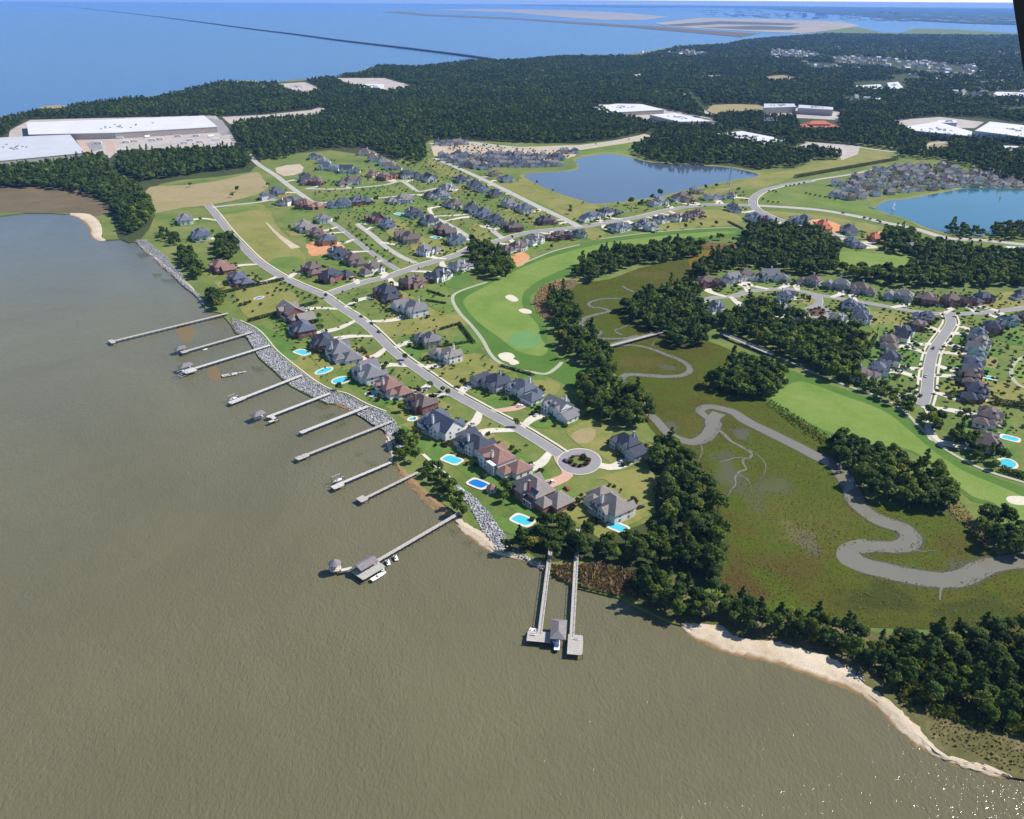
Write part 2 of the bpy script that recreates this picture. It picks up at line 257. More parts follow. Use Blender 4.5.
# ------------------------------------------------------------------ mesh building
class MB:
    def __init__(s): s.v = []; s.f = []; s.m = []; s.mats = []
    def mi(s, mname):
        if mname not in s.mats: s.mats.append(mname)
        return s.mats.index(mname)
    def add(s, verts, faces, mname):
        o = len(s.v); i = s.mi(mname)
        s.v.extend([tuple(map(float, q)) for q in verts])
        for f in faces: s.f.append(tuple(o + k for k in f)); s.m.append(i)
    def box(s, x0, x1, y0, y1, z0, z1, mname, rot=0, c=(0, 0)):
        vs = [(x0, y0, z0), (x1, y0, z0), (x1, y1, z0), (x0, y1, z0), (x0, y0, z1), (x1, y0, z1), (x1, y1, z1), (x0, y1, z1)]
        if rot:
            k, n = math.cos(rot), math.sin(rot)
            vs = [(c[0] + (x - c[0]) * k - (y - c[1]) * n, c[1] + (x - c[0]) * n + (y - c[1]) * k, z) for x, y, z in vs]
        s.add(vs, [(0, 3, 2, 1), (4, 5, 6, 7), (0, 1, 5, 4), (1, 2, 6, 5), (2, 3, 7, 6), (3, 0, 4, 7)], mname)
    def prism(s, poly, z0, z1, mname, top=None):
        n = len(poly)
        tri = tessellate_polygon([[Vector((p[0], p[1], 0)) for p in poly]])
        s.add([(p[0], p[1], z1) for p in poly], [fixw(poly, f) for f in tri], top or mname)
        vs = [(p[0], p[1], z0) for p in poly] + [(p[0], p[1], z1) for p in poly]
        ccw = area(poly) > 0
        s.add(vs, [((i, (i + 1) % n, n + (i + 1) % n, n + i) if ccw else ((i + 1) % n, i, n + i, n + (i + 1) % n)) for i in range(n)], mname)
    def tube(s, a, b, r0, r1, mname, n=6, cap=True):
        a = Vector(a); b = Vector(b); d = (b - a).normalized()
        u = d.orthogonal().normalized(); w_ = d.cross(u)
        vs = [a + (u * math.cos(2 * math.pi * k / n) + w_ * math.sin(2 * math.pi * k / n)) * r0 for k in range(n)]
        vs += [b + (u * math.cos(2 * math.pi * k / n) + w_ * math.sin(2 * math.pi * k / n)) * r1 for k in range(n)]
        fs = [(k, (k + 1) % n, n + (k + 1) % n, n + k) for k in range(n)]
        if cap: fs += [tuple(range(n - 1, -1, -1)), tuple(range(n, 2 * n))]
        s.add(vs, fs, mname)
    def hip(s, x0, x1, y0, y1, z, pitch, mname, ov=0.5, cut=0.0):
        x0 -= ov; x1 += ov; y0 -= ov; y1 += ov
        w_, d = x1 - x0, y1 - y0
        ins = min(w_, d) / 2 * (1 - cut); zr = z + ins * pitch; t = 0.28
        base = [(x0, y0), (x1, y0), (x1, y1), (x0, y1)]
        if w_ >= d: top = [(x0 + ins, y0 + ins), (x1 - ins, y0 + ins), (x1 - ins, y1 - ins), (x0 + ins, y1 - ins)]
        else: top = [(x0 + ins, y0 + ins), (x1 - ins, y0 + ins), (x1 - ins, y1 - ins), (x0 + ins, y1 - ins)]
        vs = [(a, b_, z - t) for a, b_ in base] + [(a, b_, z) for a, b_ in base] + [(a, b_, zr) for a, b_ in top]
        fs = [(3, 2, 1, 0)]
        for i in range(4):
            j = (i + 1) % 4; fs.append((i, j, 4 + j, 4 + i)); fs.append((4 + i, 4 + j, 8 + j, 8 + i))
        fs.append((8, 9, 10, 11))
        s.add(vs, fs, mname); return zr
    def gable(s, wl, x0, x1, y0, y1, z, pitch, axis, mname, wname, ov=0.45, e0=True, e1=True):
        """two roof slabs and the wall triangles under them; the ridge runs along axis"""
        if axis == 'y':
            h = (x1 - x0) / 2; zr = z + h * pitch; xm = (x0 + x1) / 2
            P = lambda a, b_, c: (a, b_, c)
            A0, A1, B0, B1 = x0, x1, y0, y1
        else:
            h = (y1 - y0) / 2; zr = z + h * pitch
            P = lambda a, b_, c: (b_, a, c)
            A0, A1, B0, B1 = y0, y1, x0, x1
        am = (A0 + A1) / 2; t = 0.24
        b0 = B0 - (ov if e0 else 0); b1 = B1 + (ov if e1 else 0)
        for sgn, e in ((-1, A0), (1, A1)):
            ee = e + sgn * ov; ze = z - ov * pitch
            vs = [P(ee, b0, ze + t), P(ee, b1, ze + t), P(am, b1, zr + t), P(am, b0, zr + t), P(ee, b0, ze), P(ee, b1, ze), P(am, b1, zr), P(am, b0, zr)]
            fs = [(0, 1, 2, 3), (7, 6, 5, 4), (0, 4, 5, 1), (1, 5, 6, 2), (3, 2, 6, 7), (0, 3, 7, 4)]
            s.add(vs, fs, mname)
        for on, b_ in ((e0, B0), (e1, B1)):
            if on: wl.add([P(A0, b_, z), P(A1, b_, z), P(am, b_, zr)], [(0, 1, 2)], wname)
        return zr
    def mesh(s, name):
        me = bpy.data.meshes.new(name); me.from_pydata(s.v, [], s.f)
        for q in s.mats: me.materials.append(MATS[q])
        me.polygons.foreach_set('material_index', s.m); me.update(); return me
    def build(s, name, parent=None, loc=None):
        o = bpy.data.objects.new(name, s.mesh(name)); COL.objects.link(o)
        if parent is not None: o.parent = parent
        if loc is not None: o.location = loc
        return o
def area(p): return 0.5 * sum(p[i][0] * p[(i + 1) % len(p)][1] - p[(i + 1) % len(p)][0] * p[i][1] for i in range(len(p)))
def fixw(poly, f):
    a, b, c = [poly[k] for k in f]
    return tuple(f) if (b[0] - a[0]) * (c[1] - a[1]) - (b[1] - a[1]) * (c[0] - a[0]) > 0 else (f[0], f[2], f[1])
def tag(o, label=None, cat=None, group=None, kind=None):
    if label: o['label'] = label
    if cat: o['category'] = cat
    if group: o['group'] = group
    if kind: o['kind'] = kind
    return o
def empty(name, loc, rz=0.0):
    o = bpy.data.objects.new(name, None); COL.objects.link(o); o.location = loc; o.rotation_euler = (0, 0, rz); o.empty_display_size = 1; return o
def link_copy(src, parent, name=None, loc=None, rz=None, sc=None):
    c = src.copy(); COL.objects.link(c); c.parent = parent
    if loc is not None: c.location = loc
    if rz is not None: c.rotation_euler = (0, 0, rz)
    if sc is not None: c.scale = sc
    return c
def inst(name, me, parent=None, loc=(0, 0, 0), rz=0.0, sc=(1, 1, 1)):
    o = bpy.data.objects.new(name, me); COL.objects.link(o); o.parent = parent; o.location = loc; o.rotation_euler = (0, 0, rz); o.scale = sc; return o

def smooth(pts, closed=True, n=4):
    P = [np.array(p, float) for p in pts]; out = []; L = len(P)
    rngi = range(L) if closed else range(L - 1)
    for i in rngi:
        p0 = P[(i - 1) % L] if closed or i > 0 else P[i]; p1 = P[i]; p2 = P[(i + 1) % L]; p3 = P[(i + 2) % L] if closed or i + 2 < L else P[i + 1]
        for k in range(n):
            u = k / n
            out.append(0.5 * ((2 * p1) + (-p0 + p2) * u + (2 * p0 - 5 * p1 + 4 * p2 - p3) * u * u + (-p0 + 3 * p1 - 3 * p2 + p3) * u ** 3))
    if not closed: out.append(P[-1])
    return [tuple(q) for q in out]
_layer = [0]
def sheet(name, polys, mname, z, sm=0, kind='structure', skirt=0.0, jitter=0.0):
    """ground sheet from outlines given as seen in the photograph"""
    mb = MB()
    for pl in polys:
        if z < 2: _layer[0] += 1; z += 0.0004 * (_layer[0] % 50)
        if sm: pl = smooth(pl, True, sm)
        W = [at(x, y, z)[:2] for x, y in pl]
        if jitter: W = [(a + random.uniform(-jitter, jitter), b + random.uniform(-jitter, jitter)) for a, b in W]
        mb.prism([tuple(q) for q in W], z - max(skirt, 0.02), z, mname)
    o = mb.build(name); o['kind'] = kind; return o
def world_line(px, z, sm=5): return [at(x, y, z) for x, y in (smooth(px, False, sm) if sm else px)]
def ribbon_mb(mb, line, width, z, mname, off=0.0, thick=0.0):
    P = np.array([q[:2] for q in line]); n = len(P)
    T = np.gradient(P, axis=0); T /= np.linalg.norm(T, axis=1)[:, None] + 1e-9
    Nn = np.stack([-T[:, 1], T[:, 0]], 1)
    wd = np.interp(np.linspace(0, 1, n), np.linspace(0, 1, len(width)), width) if hasattr(width, '__len__') else np.full(n, width)
    L = P + Nn * (off + wd / 2)[:, None]; R_ = P + Nn * (off - wd / 2)[:, None]
    vs = [(*q, z) for q in L] + [(*q, z) for q in R_]
    fs = [(i, n + i, n + i + 1, i + 1) for i in range(n - 1)]
    if thick:
        k = len(vs); vs += [(*q, z - thick) for q in L] + [(*q, z - thick) for q in R_]
        fs += [(i, i + 1, k + i + 1, k + i) for i in range(n - 1)] + [(n + i + 1, n + i, k + n + i, k + n + i + 1) for i in range(n - 1)]
        fs += [(0, k, k + n, n), (n - 1, 2 * n - 1, k + 2 * n - 1, k + n - 1)]
    mb.add(vs, fs, mname)
def ribbon(name, px, width, mname, z, sm=5, off=0.0, thick=0.02, kind='structure'):
    mb = MB(); ribbon_mb(mb, world_line(px, z, sm), width, z, mname, off, thick)
    o = mb.build(name); o['kind'] = kind; return o
def disc_px(cx, cy, rx, ry, n=20): return [(cx + rx * math.cos(2 * math.pi * k / n), cy + ry * math.sin(2 * math.pi * k / n)) for k in range(n)]
def in_poly(P, poly):
    x, y = P[:, 0], P[:, 1]; r = np.zeros(len(P), bool); n = len(poly)
    for i in range(n):
        x0, y0 = poly[i]; x1, y1 = poly[(i + 1) % n]
        c = ((y0 > y) != (y1 > y)) & (x < (x1 - x0) * (y - y0) / (y1 - y0 + 1e-12) + x0); r ^= c
    return r
# ------------------------------------------------------------------ water and land
def disc_mesh(R, z, mname, name, n=128):
    mb = MB(); vs = [(0, 0, z)]; fs = []
    radii = [400, 1500, 5000, 15000, 30000, R]
    for r in radii: vs += [(r * math.cos(2 * math.pi * k / n), r * math.sin(2 * math.pi * k / n), z) for k in range(n)]
    fs += [(0, 1 + k, 1 + (k + 1) % n) for k in range(n)]
    for j in range(len(radii) - 1):
        a, b = 1 + j * n, 1 + (j + 1) * n
        fs += [(a + k, b + k, b + (k + 1) % n, a + (k + 1) % n) for k in range(n)]
    mb.add(vs, fs, mname); o = mb.build(name); o['kind'] = 'structure'; return o
disc_mesh(60000, 0.0, 'river_water', 'water')

SHORE = [(0,216),(25,213),(48,213),(66,214),(72,213),(92,217),(101,223),(103,233),(102,239),(104,240),(127,239),(137,243),(150,253),(158,261),(174,274),(190,287),(203,300),(206,310),(221,313),(231,325),(235,333),(246,337),(252,346),(259,358),(274,371),(282,379),(291,386),(310,396),(328,404),(332,402),(348,408),(364,416),(373,424),(384,430),(387,433),(392,445),(393,457),(393,464),(400,468),(411,478),(416,486),(431,496),(453,510),(454,515),(469,526),(489,537),(499,551),(512,553),(530,560),(548,571),(560,579),(577,588),(602,594),(620,598),(635,606),(651,613),(669,622),(680,625),(700,625),(721,628),(733,637),(756,641),(778,642),(799,648),(825,655),(843,665),(860,679),(878,692),(899,708),(919,727),(928,738),(932,750),(957,757),(984,764),(1004,774),(1024,778)]
LAND = [(-420,140),(-420,235),(-120,222)] + SHORE + [(1090,782),(1300,800),(1900,800),(2000,300),(1700,60),(1300,36),(1010,33),(960,29.5),(915,28.5),(900,33),(880,32),(860,27.5),(840,27.5),(826,31),(800,34.5),(766,37),(742,39.5),(726,43.5),(700,44.5),(678,45.5),(662,49),(640,52.5),(627,54.5),(600,54.5),(561,54.5),(541,57.5),(510,59),(485,59),(473,59.5),(453,66),(420,66),(407,65),(385,66),(362,70),(351,75),(334,78),(301,79),(275,82),(260,82),(239,82),(224,80),(213,86),(193,88),(162,94),(137,100),(84,103),(63,108),(38,110),(11,116),(0,119),(-150,128)]
sheet('land', [LAND], 'land_grass', LZ, skirt=LZ + 0.6)
# islands and shores across the bay
sheet('land', [[(383,12.3),(400,11.2),(430,14.2),(506,17.3),(572,21.6),(632,25.2),(655,26.2),(700,30),(760,33.5),(742,37),(700,33.2),(655,29.6),(632,27.4),(572,23.6),(516,19.4),(430,16)]], 'brown_marsh', 2.0, skirt=2.5)
sheet('land', [[(430,9.6),(480,8.6),(560,9.8),(622,12.6),(668,16.6),(640,20.0),(600,19.6),(560,16.8),(510,12.4)]], 'spoil_sand', 2.2, skirt=2.7)
sheet('land', [[(655,23),(700,17.8),(760,18.5),(812,20.6),(842,21.5),(860,25.5),(835,29.5),(800,33.2),(760,31.6),(700,28.4),(668,26.2)]], 'spoil_sand', 2.2, skirt=2.7)
sheet('land', [[(660,25.0),(720,21),(800,23.6),(790,25.4),(720,24.2),(680,26.4)], [(700,27.4),(760,25.6),(800,27.2),(790,29.8),(750,29.8)]], 'marsh_mud', 2.4, skirt=0.3)
sheet('land', [[(560,6.4),(640,7.6),(700,7.2),(760,8.6),(840,14.5),(900,19.5),(960,23),(1100,27),(1400,31),(1600,16),(1300,12.4),(1024,9.2),(700,5.4),(500,4.8)]], 'far_woods', 6.0, skirt=6.5)

Z = lambda k: LZ + 0.03 * k
# woodland floors under the trees
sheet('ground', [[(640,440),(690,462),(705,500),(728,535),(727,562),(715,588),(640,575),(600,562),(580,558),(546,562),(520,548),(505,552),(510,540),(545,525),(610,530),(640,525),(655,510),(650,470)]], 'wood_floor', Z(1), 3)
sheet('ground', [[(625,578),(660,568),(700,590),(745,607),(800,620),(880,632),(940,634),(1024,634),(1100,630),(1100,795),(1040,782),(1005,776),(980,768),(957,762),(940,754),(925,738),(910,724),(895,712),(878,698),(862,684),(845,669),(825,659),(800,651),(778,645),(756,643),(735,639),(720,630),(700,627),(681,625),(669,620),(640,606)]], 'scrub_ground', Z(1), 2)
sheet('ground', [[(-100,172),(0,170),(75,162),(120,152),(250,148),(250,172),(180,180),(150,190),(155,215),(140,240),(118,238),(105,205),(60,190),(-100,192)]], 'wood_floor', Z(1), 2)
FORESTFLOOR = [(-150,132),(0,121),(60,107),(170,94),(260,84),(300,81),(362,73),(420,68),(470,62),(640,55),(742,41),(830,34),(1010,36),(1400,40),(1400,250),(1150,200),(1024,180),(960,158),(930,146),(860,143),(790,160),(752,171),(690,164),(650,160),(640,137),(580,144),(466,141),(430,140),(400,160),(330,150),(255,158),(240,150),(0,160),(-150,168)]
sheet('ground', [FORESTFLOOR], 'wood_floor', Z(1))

# fields
sheet('field', [[(150,187),(185,185),(222,180),(256,172),(262,178),(268,188),(244,198),(207,205),(180,208),(150,213),(146,200)]], 'dry_field', Z(2), 3)
sheet('field', [[(217,210),(262,204),(276,225),(298,248),(306,262),(284,275),(262,262),(240,238)]], 'lawn_olive', Z(2), 2)
sheet('field', [[(216,209),(255,205),(258,209),(225,214)],[(268,262),(285,273),(305,262),(290,256)]], 'lawn_mid', Z(3), 3)
ribbon('path', [(266,222),(279,235.5),(296,248)], [1.5, 5, 11], 'bare_earth', Z(4), 4)
sheet('ground', [[(-60,188),(60,187),(95,199),(110,206),(100,216),(81,215),(69,213),(0,213),(-60,216)]], 'brown_marsh', Z(2), 3)
sheet('field', [[(764,187),(800,176),(860,167),(897,160),(893,153),(860,149),(845,155),(800,168),(772,173),(745,180),(700,192),(712,196),(735,188)]], 'lawn_olive', Z(3), 3)
sheet('field', [[(711,105),(760,105),(765,113),(715,115)],[(929,142),(948,141),(946,151),(928,150)],[(764,77),(785,75),(800,80),(768,82)]], 'dry_field', Z(3), 2)
sheet('field', [[(492,183),(528,179),(560,194),(584,203),(600,207),(580,222),(560,213),(540,203)]], 'lawn_olive', Z(3), 2)
sheet('field', [[(576,147),(612,143),(648,140),(640,152),(625,155),(607,152),(580,158)]], 'lawn_mid', Z(3), 2)
sheet('field', [[(776,183),(800,190),(835,195),(880,208),(890,216),(860,214),(800,205),(764,203),(756,198),(765,190)]], 'lawn_mid', Z(3), 2)
sheet('field', [[(760,210),(830,217),(880,226),(915,235),(900,245),(860,240),(810,226),(775,215)]], 'lawn_olive', Z(3), 2)
sheet('field', [[(835,257),(846,251),(880,254),(920,258),(923,264),(900,273),(870,271),(840,267)]], 'fairway', Z(4), 3)
sheet('field', [[(427,160),(434,160),(460,173),(486,186),(480,192),(455,178),(436,172)]], 'lawn_olive', Z(3), 2)
# clearings and paved yards
sheet('pavement', [[(430,143),(466,142),(520,147),(580,145),(612,141),(645,134),(652,136),(640,141),(580,150),(575,156),(560,160),(500,166),(470,160),(434,156)]], 'bare_earth', Z(3), 0)
sheet('pavement', [[(24,123),(10,130),(8,140),(75,136),(88,155),(110,158),(118,150),(230,150),(236,142),(228,128),(215,115),(30,120)]], 'yard_paving', Z(3), 0)
sheet('pavement', [[(222,117),(262,115),(312,110),(318,107),(330,109),(312,117),(262,121),(230,124)],[(276,84),(305,82),(320,88),(310,95),(290,92)],[(330,78),(385,78),(420,88),(380,92),(345,84)],[(600,104),(660,108),(730,122),(715,132),(690,128),(655,124),(590,109)]], 'yard_paving', Z(3), 0)
sheet('pavement', [[(784,150),(810,142),(860,146),(858,154),(842,160),(838,154),(812,150),(790,153)],[(764,108),(800,108),(840,112),(838,120),(800,118),(764,117)],[(893,120),(940,117),(984,122),(975,128),(905,128)]], 'yard_paving', Z(3), 0)
sheet('pavement', [[(632,75),(645,73),(640,78),(634,79)],[(692,76),(720,75),(722,78),(694,78)],[(520,80),(548,75),(555,77),(525,82)]], 'yard_paving', Z(3), 0)
sheet('ground', [[(275,168),(300,164),(302,172),(284,176)]], 'bare_earth', Z(4), 2)
sheet('ground', [[(306,262-18),(330,240),(345,247),(335,255),(315,254)],[(308,250),(318,246),(322,254),(312,256)]], 'orange_clay', Z(4), 3)
sheet('ground', [[(803,224),(820,219),(840,225),(842,231),(822,234)],[(868,235),(885,231),(893,238),(876,241)],[(508,258),(522,252),(530,258),(518,267)]], 'orange_clay', Z(4), 3)

sheet('pavement', [[(85,143),(100,141),(103,149),(91,152)],[(205,117),(222,120),(232,134),(222,136)]], 'asphalt', Z(4), 0)
sheet('pavement', [[(72,134),(79,135),(92,152),(85,153.5)],[(104,141),(113,141),(117,153),(108,153)]], 'clay_paving', Z(4.5), 0)
sheet('field', [[(38,107.5),(58,105),(74,108),(66,112),(48,113)],[(236,81),(255,80.5),(258,83),(240,84)],[(140,100),(160,95),(168,97),(150,102)]], 'dry_field', Z(4), 2)
# lakes
POND1 = [(576,159),(607,154),(627,156.5),(652,162.5),(693,165),(728,167.6),(754,172.7),(757,176.5),(728,181),(693,188.5),(652,197.5),(601,203.5),(584,201),(553,191),(526,178),(530,173.5),(566,171.2),(579,167.6)]
POND2 = [(866,205),(874,208),(886,201),(906,199),(942,192.5),(975,187.5),(1024,189),(1100,192),(1110,236),(1024,234),(1000,236),(957,233.5),(929,228.5),(906,218.5),(886,213)]
grow = lambda pl, kx, ky: [(sum(p[0] for p in pl) / len(pl) + (x - sum(p[0] for p in pl) / len(pl)) * kx, sum(p[1] for p in pl) / len(pl) + (y - sum(p[1] for p in pl) / len(pl)) * ky) for x, y in pl]
sheet('ground', [grow(POND1, 1.04, 1.10)], 'lawn_olive', Z(4), 3); sheet('ground', [grow(POND2, 1.03, 1.10)], 'lawn_olive', Z(4), 3)
sheet('water', [POND1], 'pond_water', Z(5), 3); sheet('water', [POND2], 'pond_water_teal', Z(5), 3)

# golf course
FAIR1 = [(452,299),(459,291.5),(487,282),(514,267),(533,259),(555,250.5),(602,239),(665,231.5),(728,228),(749,231.5),(744,236),(700,240),(683,246),(650,254),(600,262),(576,274),(548,282),(531,296),(533,309),(546,325),(548,342),(558,357),(578,365),(602,368),(610,378),(605,388),(575,388),(563,383),(546,376),(532,373),(514,369),(499,362),(489,350),(471,325),(459,312)]
sheet('field', [FAIR1], 'rough_grass', Z(4), 3)
sheet('field', [[(465,298),(490,284),(517,270),(550,257),(602,243.5),(660,236),(722,231),(735,233),(690,238.5),(640,250),(585,262),(548,276),(524,292),(524,309),(538,325),(541,338),(548,349),(540,356),(518,351),(500,338),(478,322),(466,308)]], 'fairway', Z(5), 3)
sheet('field', [disc_px(525,340,16,9)], 'putting_green', Z(6), 0)
FAIR2 = [(767,398),(787,380),(782,367.6),(812,378),(848,390.5),(894,408),(916,425),(942,448),(967,466),(992,476),(1024,487),(1120,520),(1120,575),(1024,532),(1008,521),(992,504),(972,501),(942,474),(911,452),(866,447),(848,440),(825,433),(802,421),(772,408)]
sheet('field', [FAIR2], 'rough_grass', Z(4), 3)
sheet('field', [[(770,399),(790,384),(806,382),(836,393),(880,409),(902,424),(930,448),(960,469),(990,482),(1024,497),(1110,540),(1024,524),(994,503),(972,496),(942,472),(911,450),(866,444),(830,432),(800,418)]], 'fairway', Z(5), 3)
sheet('field', [disc_px(1034,372,22,16)], 'fairway', Z(5)); 
BUNK = [[(505,297),(510,294.5),(516,297),(518.5,300.5),(512,301.5)],[(518.5,310),(524,308.5),(531,310.5),(531,313.5),(523,313)],[(498,355),(504,352.5),(511,353),(515,356.5),(513,358.5),(518,361),(519,363.5),(512,365),(508,362),(502,360)],[(1006,499),(1010,496),(1024,496.5),(1034,500),(1024,505),(1011,503.5)],[(857,267),(862,266),(868,269),(866,271)],[(870,268),(876,267),(882,270),(876,271.5)]]
sheet('sand', BUNK, 'bunker_sand', Z(7), 3)

# marsh with its creeks
MARSH = [(690,243),(755,246),(763,252),(735,262),(720,268),(690,280),(650,300),(640,320),(660,330),(720,345),(760,370),(765,400),(790,415),(830,440),(842,460),(850,488),(890,505),(940,500),(962,520),(1000,556),(1024,560),(1120,572),(1120,640),(1024,634),(940,630),(860,627),(800,620),(745,607),(722,590),(725,560),(728,540),(705,500),(690,470),(665,445),(645,420),(640,395),(608,368),(580,345),(560,322),(552,300),(576,284),(610,279),(640,268),(690,256)]
sheet('marsh', [MARSH], 'marsh_grass', Z(2), 3)
_rb = ribbon
def ribbon(name, px, width, mname, z, sm=5, off=0.0, thick=0.02, kind='structure'):
    if mname == 'creek_water':
        L = np.array(world_line(px, z, sm)); n = len(L); w_ = np.interp(np.linspace(0, 1, n), np.linspace(0, 1, len(width)), width)
        w_ = w_ * .88 * (1 + .10 * np.convolve(rng.normal(size=n + 4), np.ones(5) / 5, 'valid')); mb = MB()
        ribbon_mb(mb, L, np.convolve(np.pad(w_, 2, 'edge'), np.ones(5) / 5, 'valid') + .3 + .24 * w_ , Z(3.7) + .0003 * (_layer[0] % 25), 'mud_bank'); o = mb.build('mud'); o['kind'] = 'structure'; _layer[0] += 1
        mb = MB(); ribbon_mb(mb, L, w_, z, mname); o = mb.build(name); o['kind'] = kind; return o
    return _rb(name, px, width, mname, z, sm, off, thick, kind)
sheet('marsh', [[(690,256),(715,248),(755,250),(760,254),(735,262),(715,268),(692,272),(690,266)]], 'marsh_gold', Z(3), 3)
sheet('marsh', [[(690,243),(740,245),(750,248),(712,249),(690,252)],[(543,290),(556,282),(576,280),(574,288),(560,296),(556,312),(548,320),(536,310),(534,300)]], 'brown_marsh', Z(3.4), 3)
def spot(x, y, rx, ry, c, st): 
    q = at(x, y); k = mpp(x, y); return (q, rx * k, ry * k * 1.9, c, st)
MUD, RUST, LIME, GOLD, DARK = (0.075, 0.074, 0.058), (0.072, 0.042, 0.014), (0.060, 0.092, 0.007), (0.10, 0.080, 0.022), (0.030, 0.036, 0.008)
patches(MATS['marsh_grass'], [spot(740,588,30,16,RUST,.75), spot(735,560,14,24,RUST,.6), spot(790,566,40,18,RUST,.45), spot(960,545,26,14,RUST,.4), spot(880,598,60,14,DARK,.7), spot(980,612,50,14,DARK,.6), spot(800,520,60,30,GOLD,.35), spot(800,535,16,16,(0.12,0.105,0.05),.6),
    spot(850,475,40,14,LIME,.6), spot(800,612,40,9,LIME,.9), spot(890,580-12,40,7,LIME,.6), spot(700,425,26,14,GOLD,.35), spot(690,400,30,14,LIME,.4), spot(640,362,24,9,GOLD,.5), spot(630,300,30,12,LIME,.4), spot(655,275,26,8,GOLD,.6), spot(930,505,26,8,LIME,.5),
    spot(728,472,18,20,MUD,.65), spot(742,434,10,7,MUD,.8), spot(669,368,10,4,MUD,.7), spot(672,427,9,8,MUD,.75), spot(775,485,24,10,MUD,.4), spot(755,500,14,12,MUD,.35), spot(810,545,10,10,MUD,.4), spot(950,510,16,9,MUD,.6), spot(958,566,16,5,MUD,.6), spot(700,410-8,12,5,RUST,.5), spot(700,470,10,20,RUST,.6)])
ribbon('water', [(622,286),(627,289),(634,292)], [1.5, 3, 2], 'creek_water', Z(4), 4)
ribbon('water', [(634,299),(619,298.5),(601,299),(589,303),(592,307),(601.6,308),(609,311),(598,314),(585,318),(581,324),(587,329.5),(598,331),(599,334),(592,337),(606,338.6),(627,338),(637,335)], [2.5, 3, 3.6, 4.5, 5.5, 5, 4, 3.5], 'creek_water', Z(4), 6)
ribbon('water', [(610,346),(627,345),(645,347),(665,354),(683,361.5),(690,369),(684,374.6),(667,376.5),(637,374.6),(626,375),(621,380),(627,387),(631,391),(640,402),(648,412)], [3.5, 4, 5, 6, 6.5, 7, 7], 'creek_water', Z(4), 6)
ribbon('water', [(648,412),(658,422),(667,432),(678,438.5),(693,442),(706,437),(713,427),(713,419),(719,413)], [7, 7.5, 8.5, 10, 12, 11], 'creek_water', Z(4), 6)
ribbon('water', [(712,421),(704,415),(700,410),(709,406.5),(723,409),(735,413),(746.5,421),(772,433.6),(797,446),(815,455.5),(836,467),(850,486),(857,503),(872,516),(888,523),(903,528),(911,537),(907,544),(894,547),(872,546),(856,548)], [5, 7, 8, 9, 10, 10.5, 11, 11.5, 12, 12, 11, 10.5], 'creek_water', Z(4.3), 6)
sheet('water', [[(866,539.5),(852,540.5),(841,545),(836,552),(839,561),(848,567),(862,571.5),(872,567),(864,558),(859,552),(868,550.5)]], 'creek_water', Z(4.9), 4)
ribbon('water', [(858,563),(870,567),(888,571),(916,577),(946,580),(967,576),(987,566),(1024,560),(1080,552)], [13, 15, 15, 13, 11.5, 12, 14], 'creek_water', Z(4.5), 6)
ribbon('water', [(718.6,430),(724,434),(731,441),(742,447),(751,453),(750,457.5),(744,458.5),(743,463),(746,469),(739,472),(735,478),(736,484),(731,490),(728,496)], [2.6, 2.2, 1.8, 1.4, .8], 'creek_water', Z(4.6), 5)
for tr in ([(745,448),(758,455),(766,466),(762,478)],[(736,474),(748,480),(752,492)],[(700,440),(702,452),(697,463)],[(605,338),(598,346),(604,352)],[(652,346),(656,340),(668,338)],[(905,545),(920,551),(938,550)]):
    ribbon('water', tr, [1.0, .7, .3], 'creek_water', Z(4.6), 5)
ribbon('water', [(719,462),(728,460),(735,457.5),(744,458)], [.6, 1.4], 'creek_water', Z(4.6), 4)
ribbon('water', [(622,335),(615,330.5),(624,327),(632,322)], [2, 1.5, 1], 'creek_water', Z(4.6), 4)
ribbon('water', [(945,580),(941,590),(940,600)], [1.6, .8], 'creek_water', Z(4.6), 4)

# beaches: sheets that slope up from below the water
def beach(name, low, high, mname, z0=-0.45, z1=1.0, n=40, rows=6):
    A = smooth(low, False, 6); B = smooth(high, False, 6)
    def res(p, z):
        W = np.array([at(x, y, z) for x, y in p]); s = np.r_[0, np.cumsum(np.linalg.norm(np.diff(W, axis=0), axis=1))]
        return np.stack([np.interp(np.linspace(0, s[-1], n), s, W[:, k]) for k in range(3)], 1)
    A = res(A, z0); B = res(B, z1); mb = MB(); vs = []
    for i in range(rows + 1):
        R_ = A + (B - A) * i / rows; R_[:, :2] += rng.normal(0, .35, (n, 2)) * (0 < i); R_[:, 2] = min(z1, z0 + (z1 - z0) * 1.55 * i / rows); vs += list(R_)
    fs = [(i * n + k, i * n + k + 1, (i + 1) * n + k + 1, (i + 1) * n + k) for i in range(rows) for k in range(n - 1)]
    mb.add(vs, fs, mname); o = mb.build(name); o['kind'] = 'structure'; return o
beach('beach', [(678,624),(684,635),(694,645),(709,653),(732,660),(762,667),(783,673),(800,679),(820,687),(840,693),(860,700),(876,714),(894,733),(908,747),(918,753),(940,762),(957,769),(980,776),(1000,781),(1012,778)], [(679,623),(690,624),(706,624),(722,626),(735,636),(757,640),(778,642),(800,648),(826,656),(845,666),(864,683),(884,697),(905,714),(922,731),(930,742),(942,753),(960,758),(986,765),(1004,772),(1012,777)], 'sand', n=90, rows=7)
beach('beach', [(70,216),(80,223),(86,230),(88,238),(98,242),(106,242)], [(70,213),(88,214),(99,221),(102,230),(102,237),(106,240)], 'sand', n=30)
beach('beach', [(450,517),(458,532),(472,545),(484,552),(500,558),(530,566),(550,577)], [(452,512),(468,524),(488,536),(499,550),(512,552),(531,558),(550,573)], 'sand', n=40)
beach('beach', [(386,428),(383,436),(385,448),(390,462)], [(388,428),(392,442),(393,456),(392,462)], 'sand', n=20)
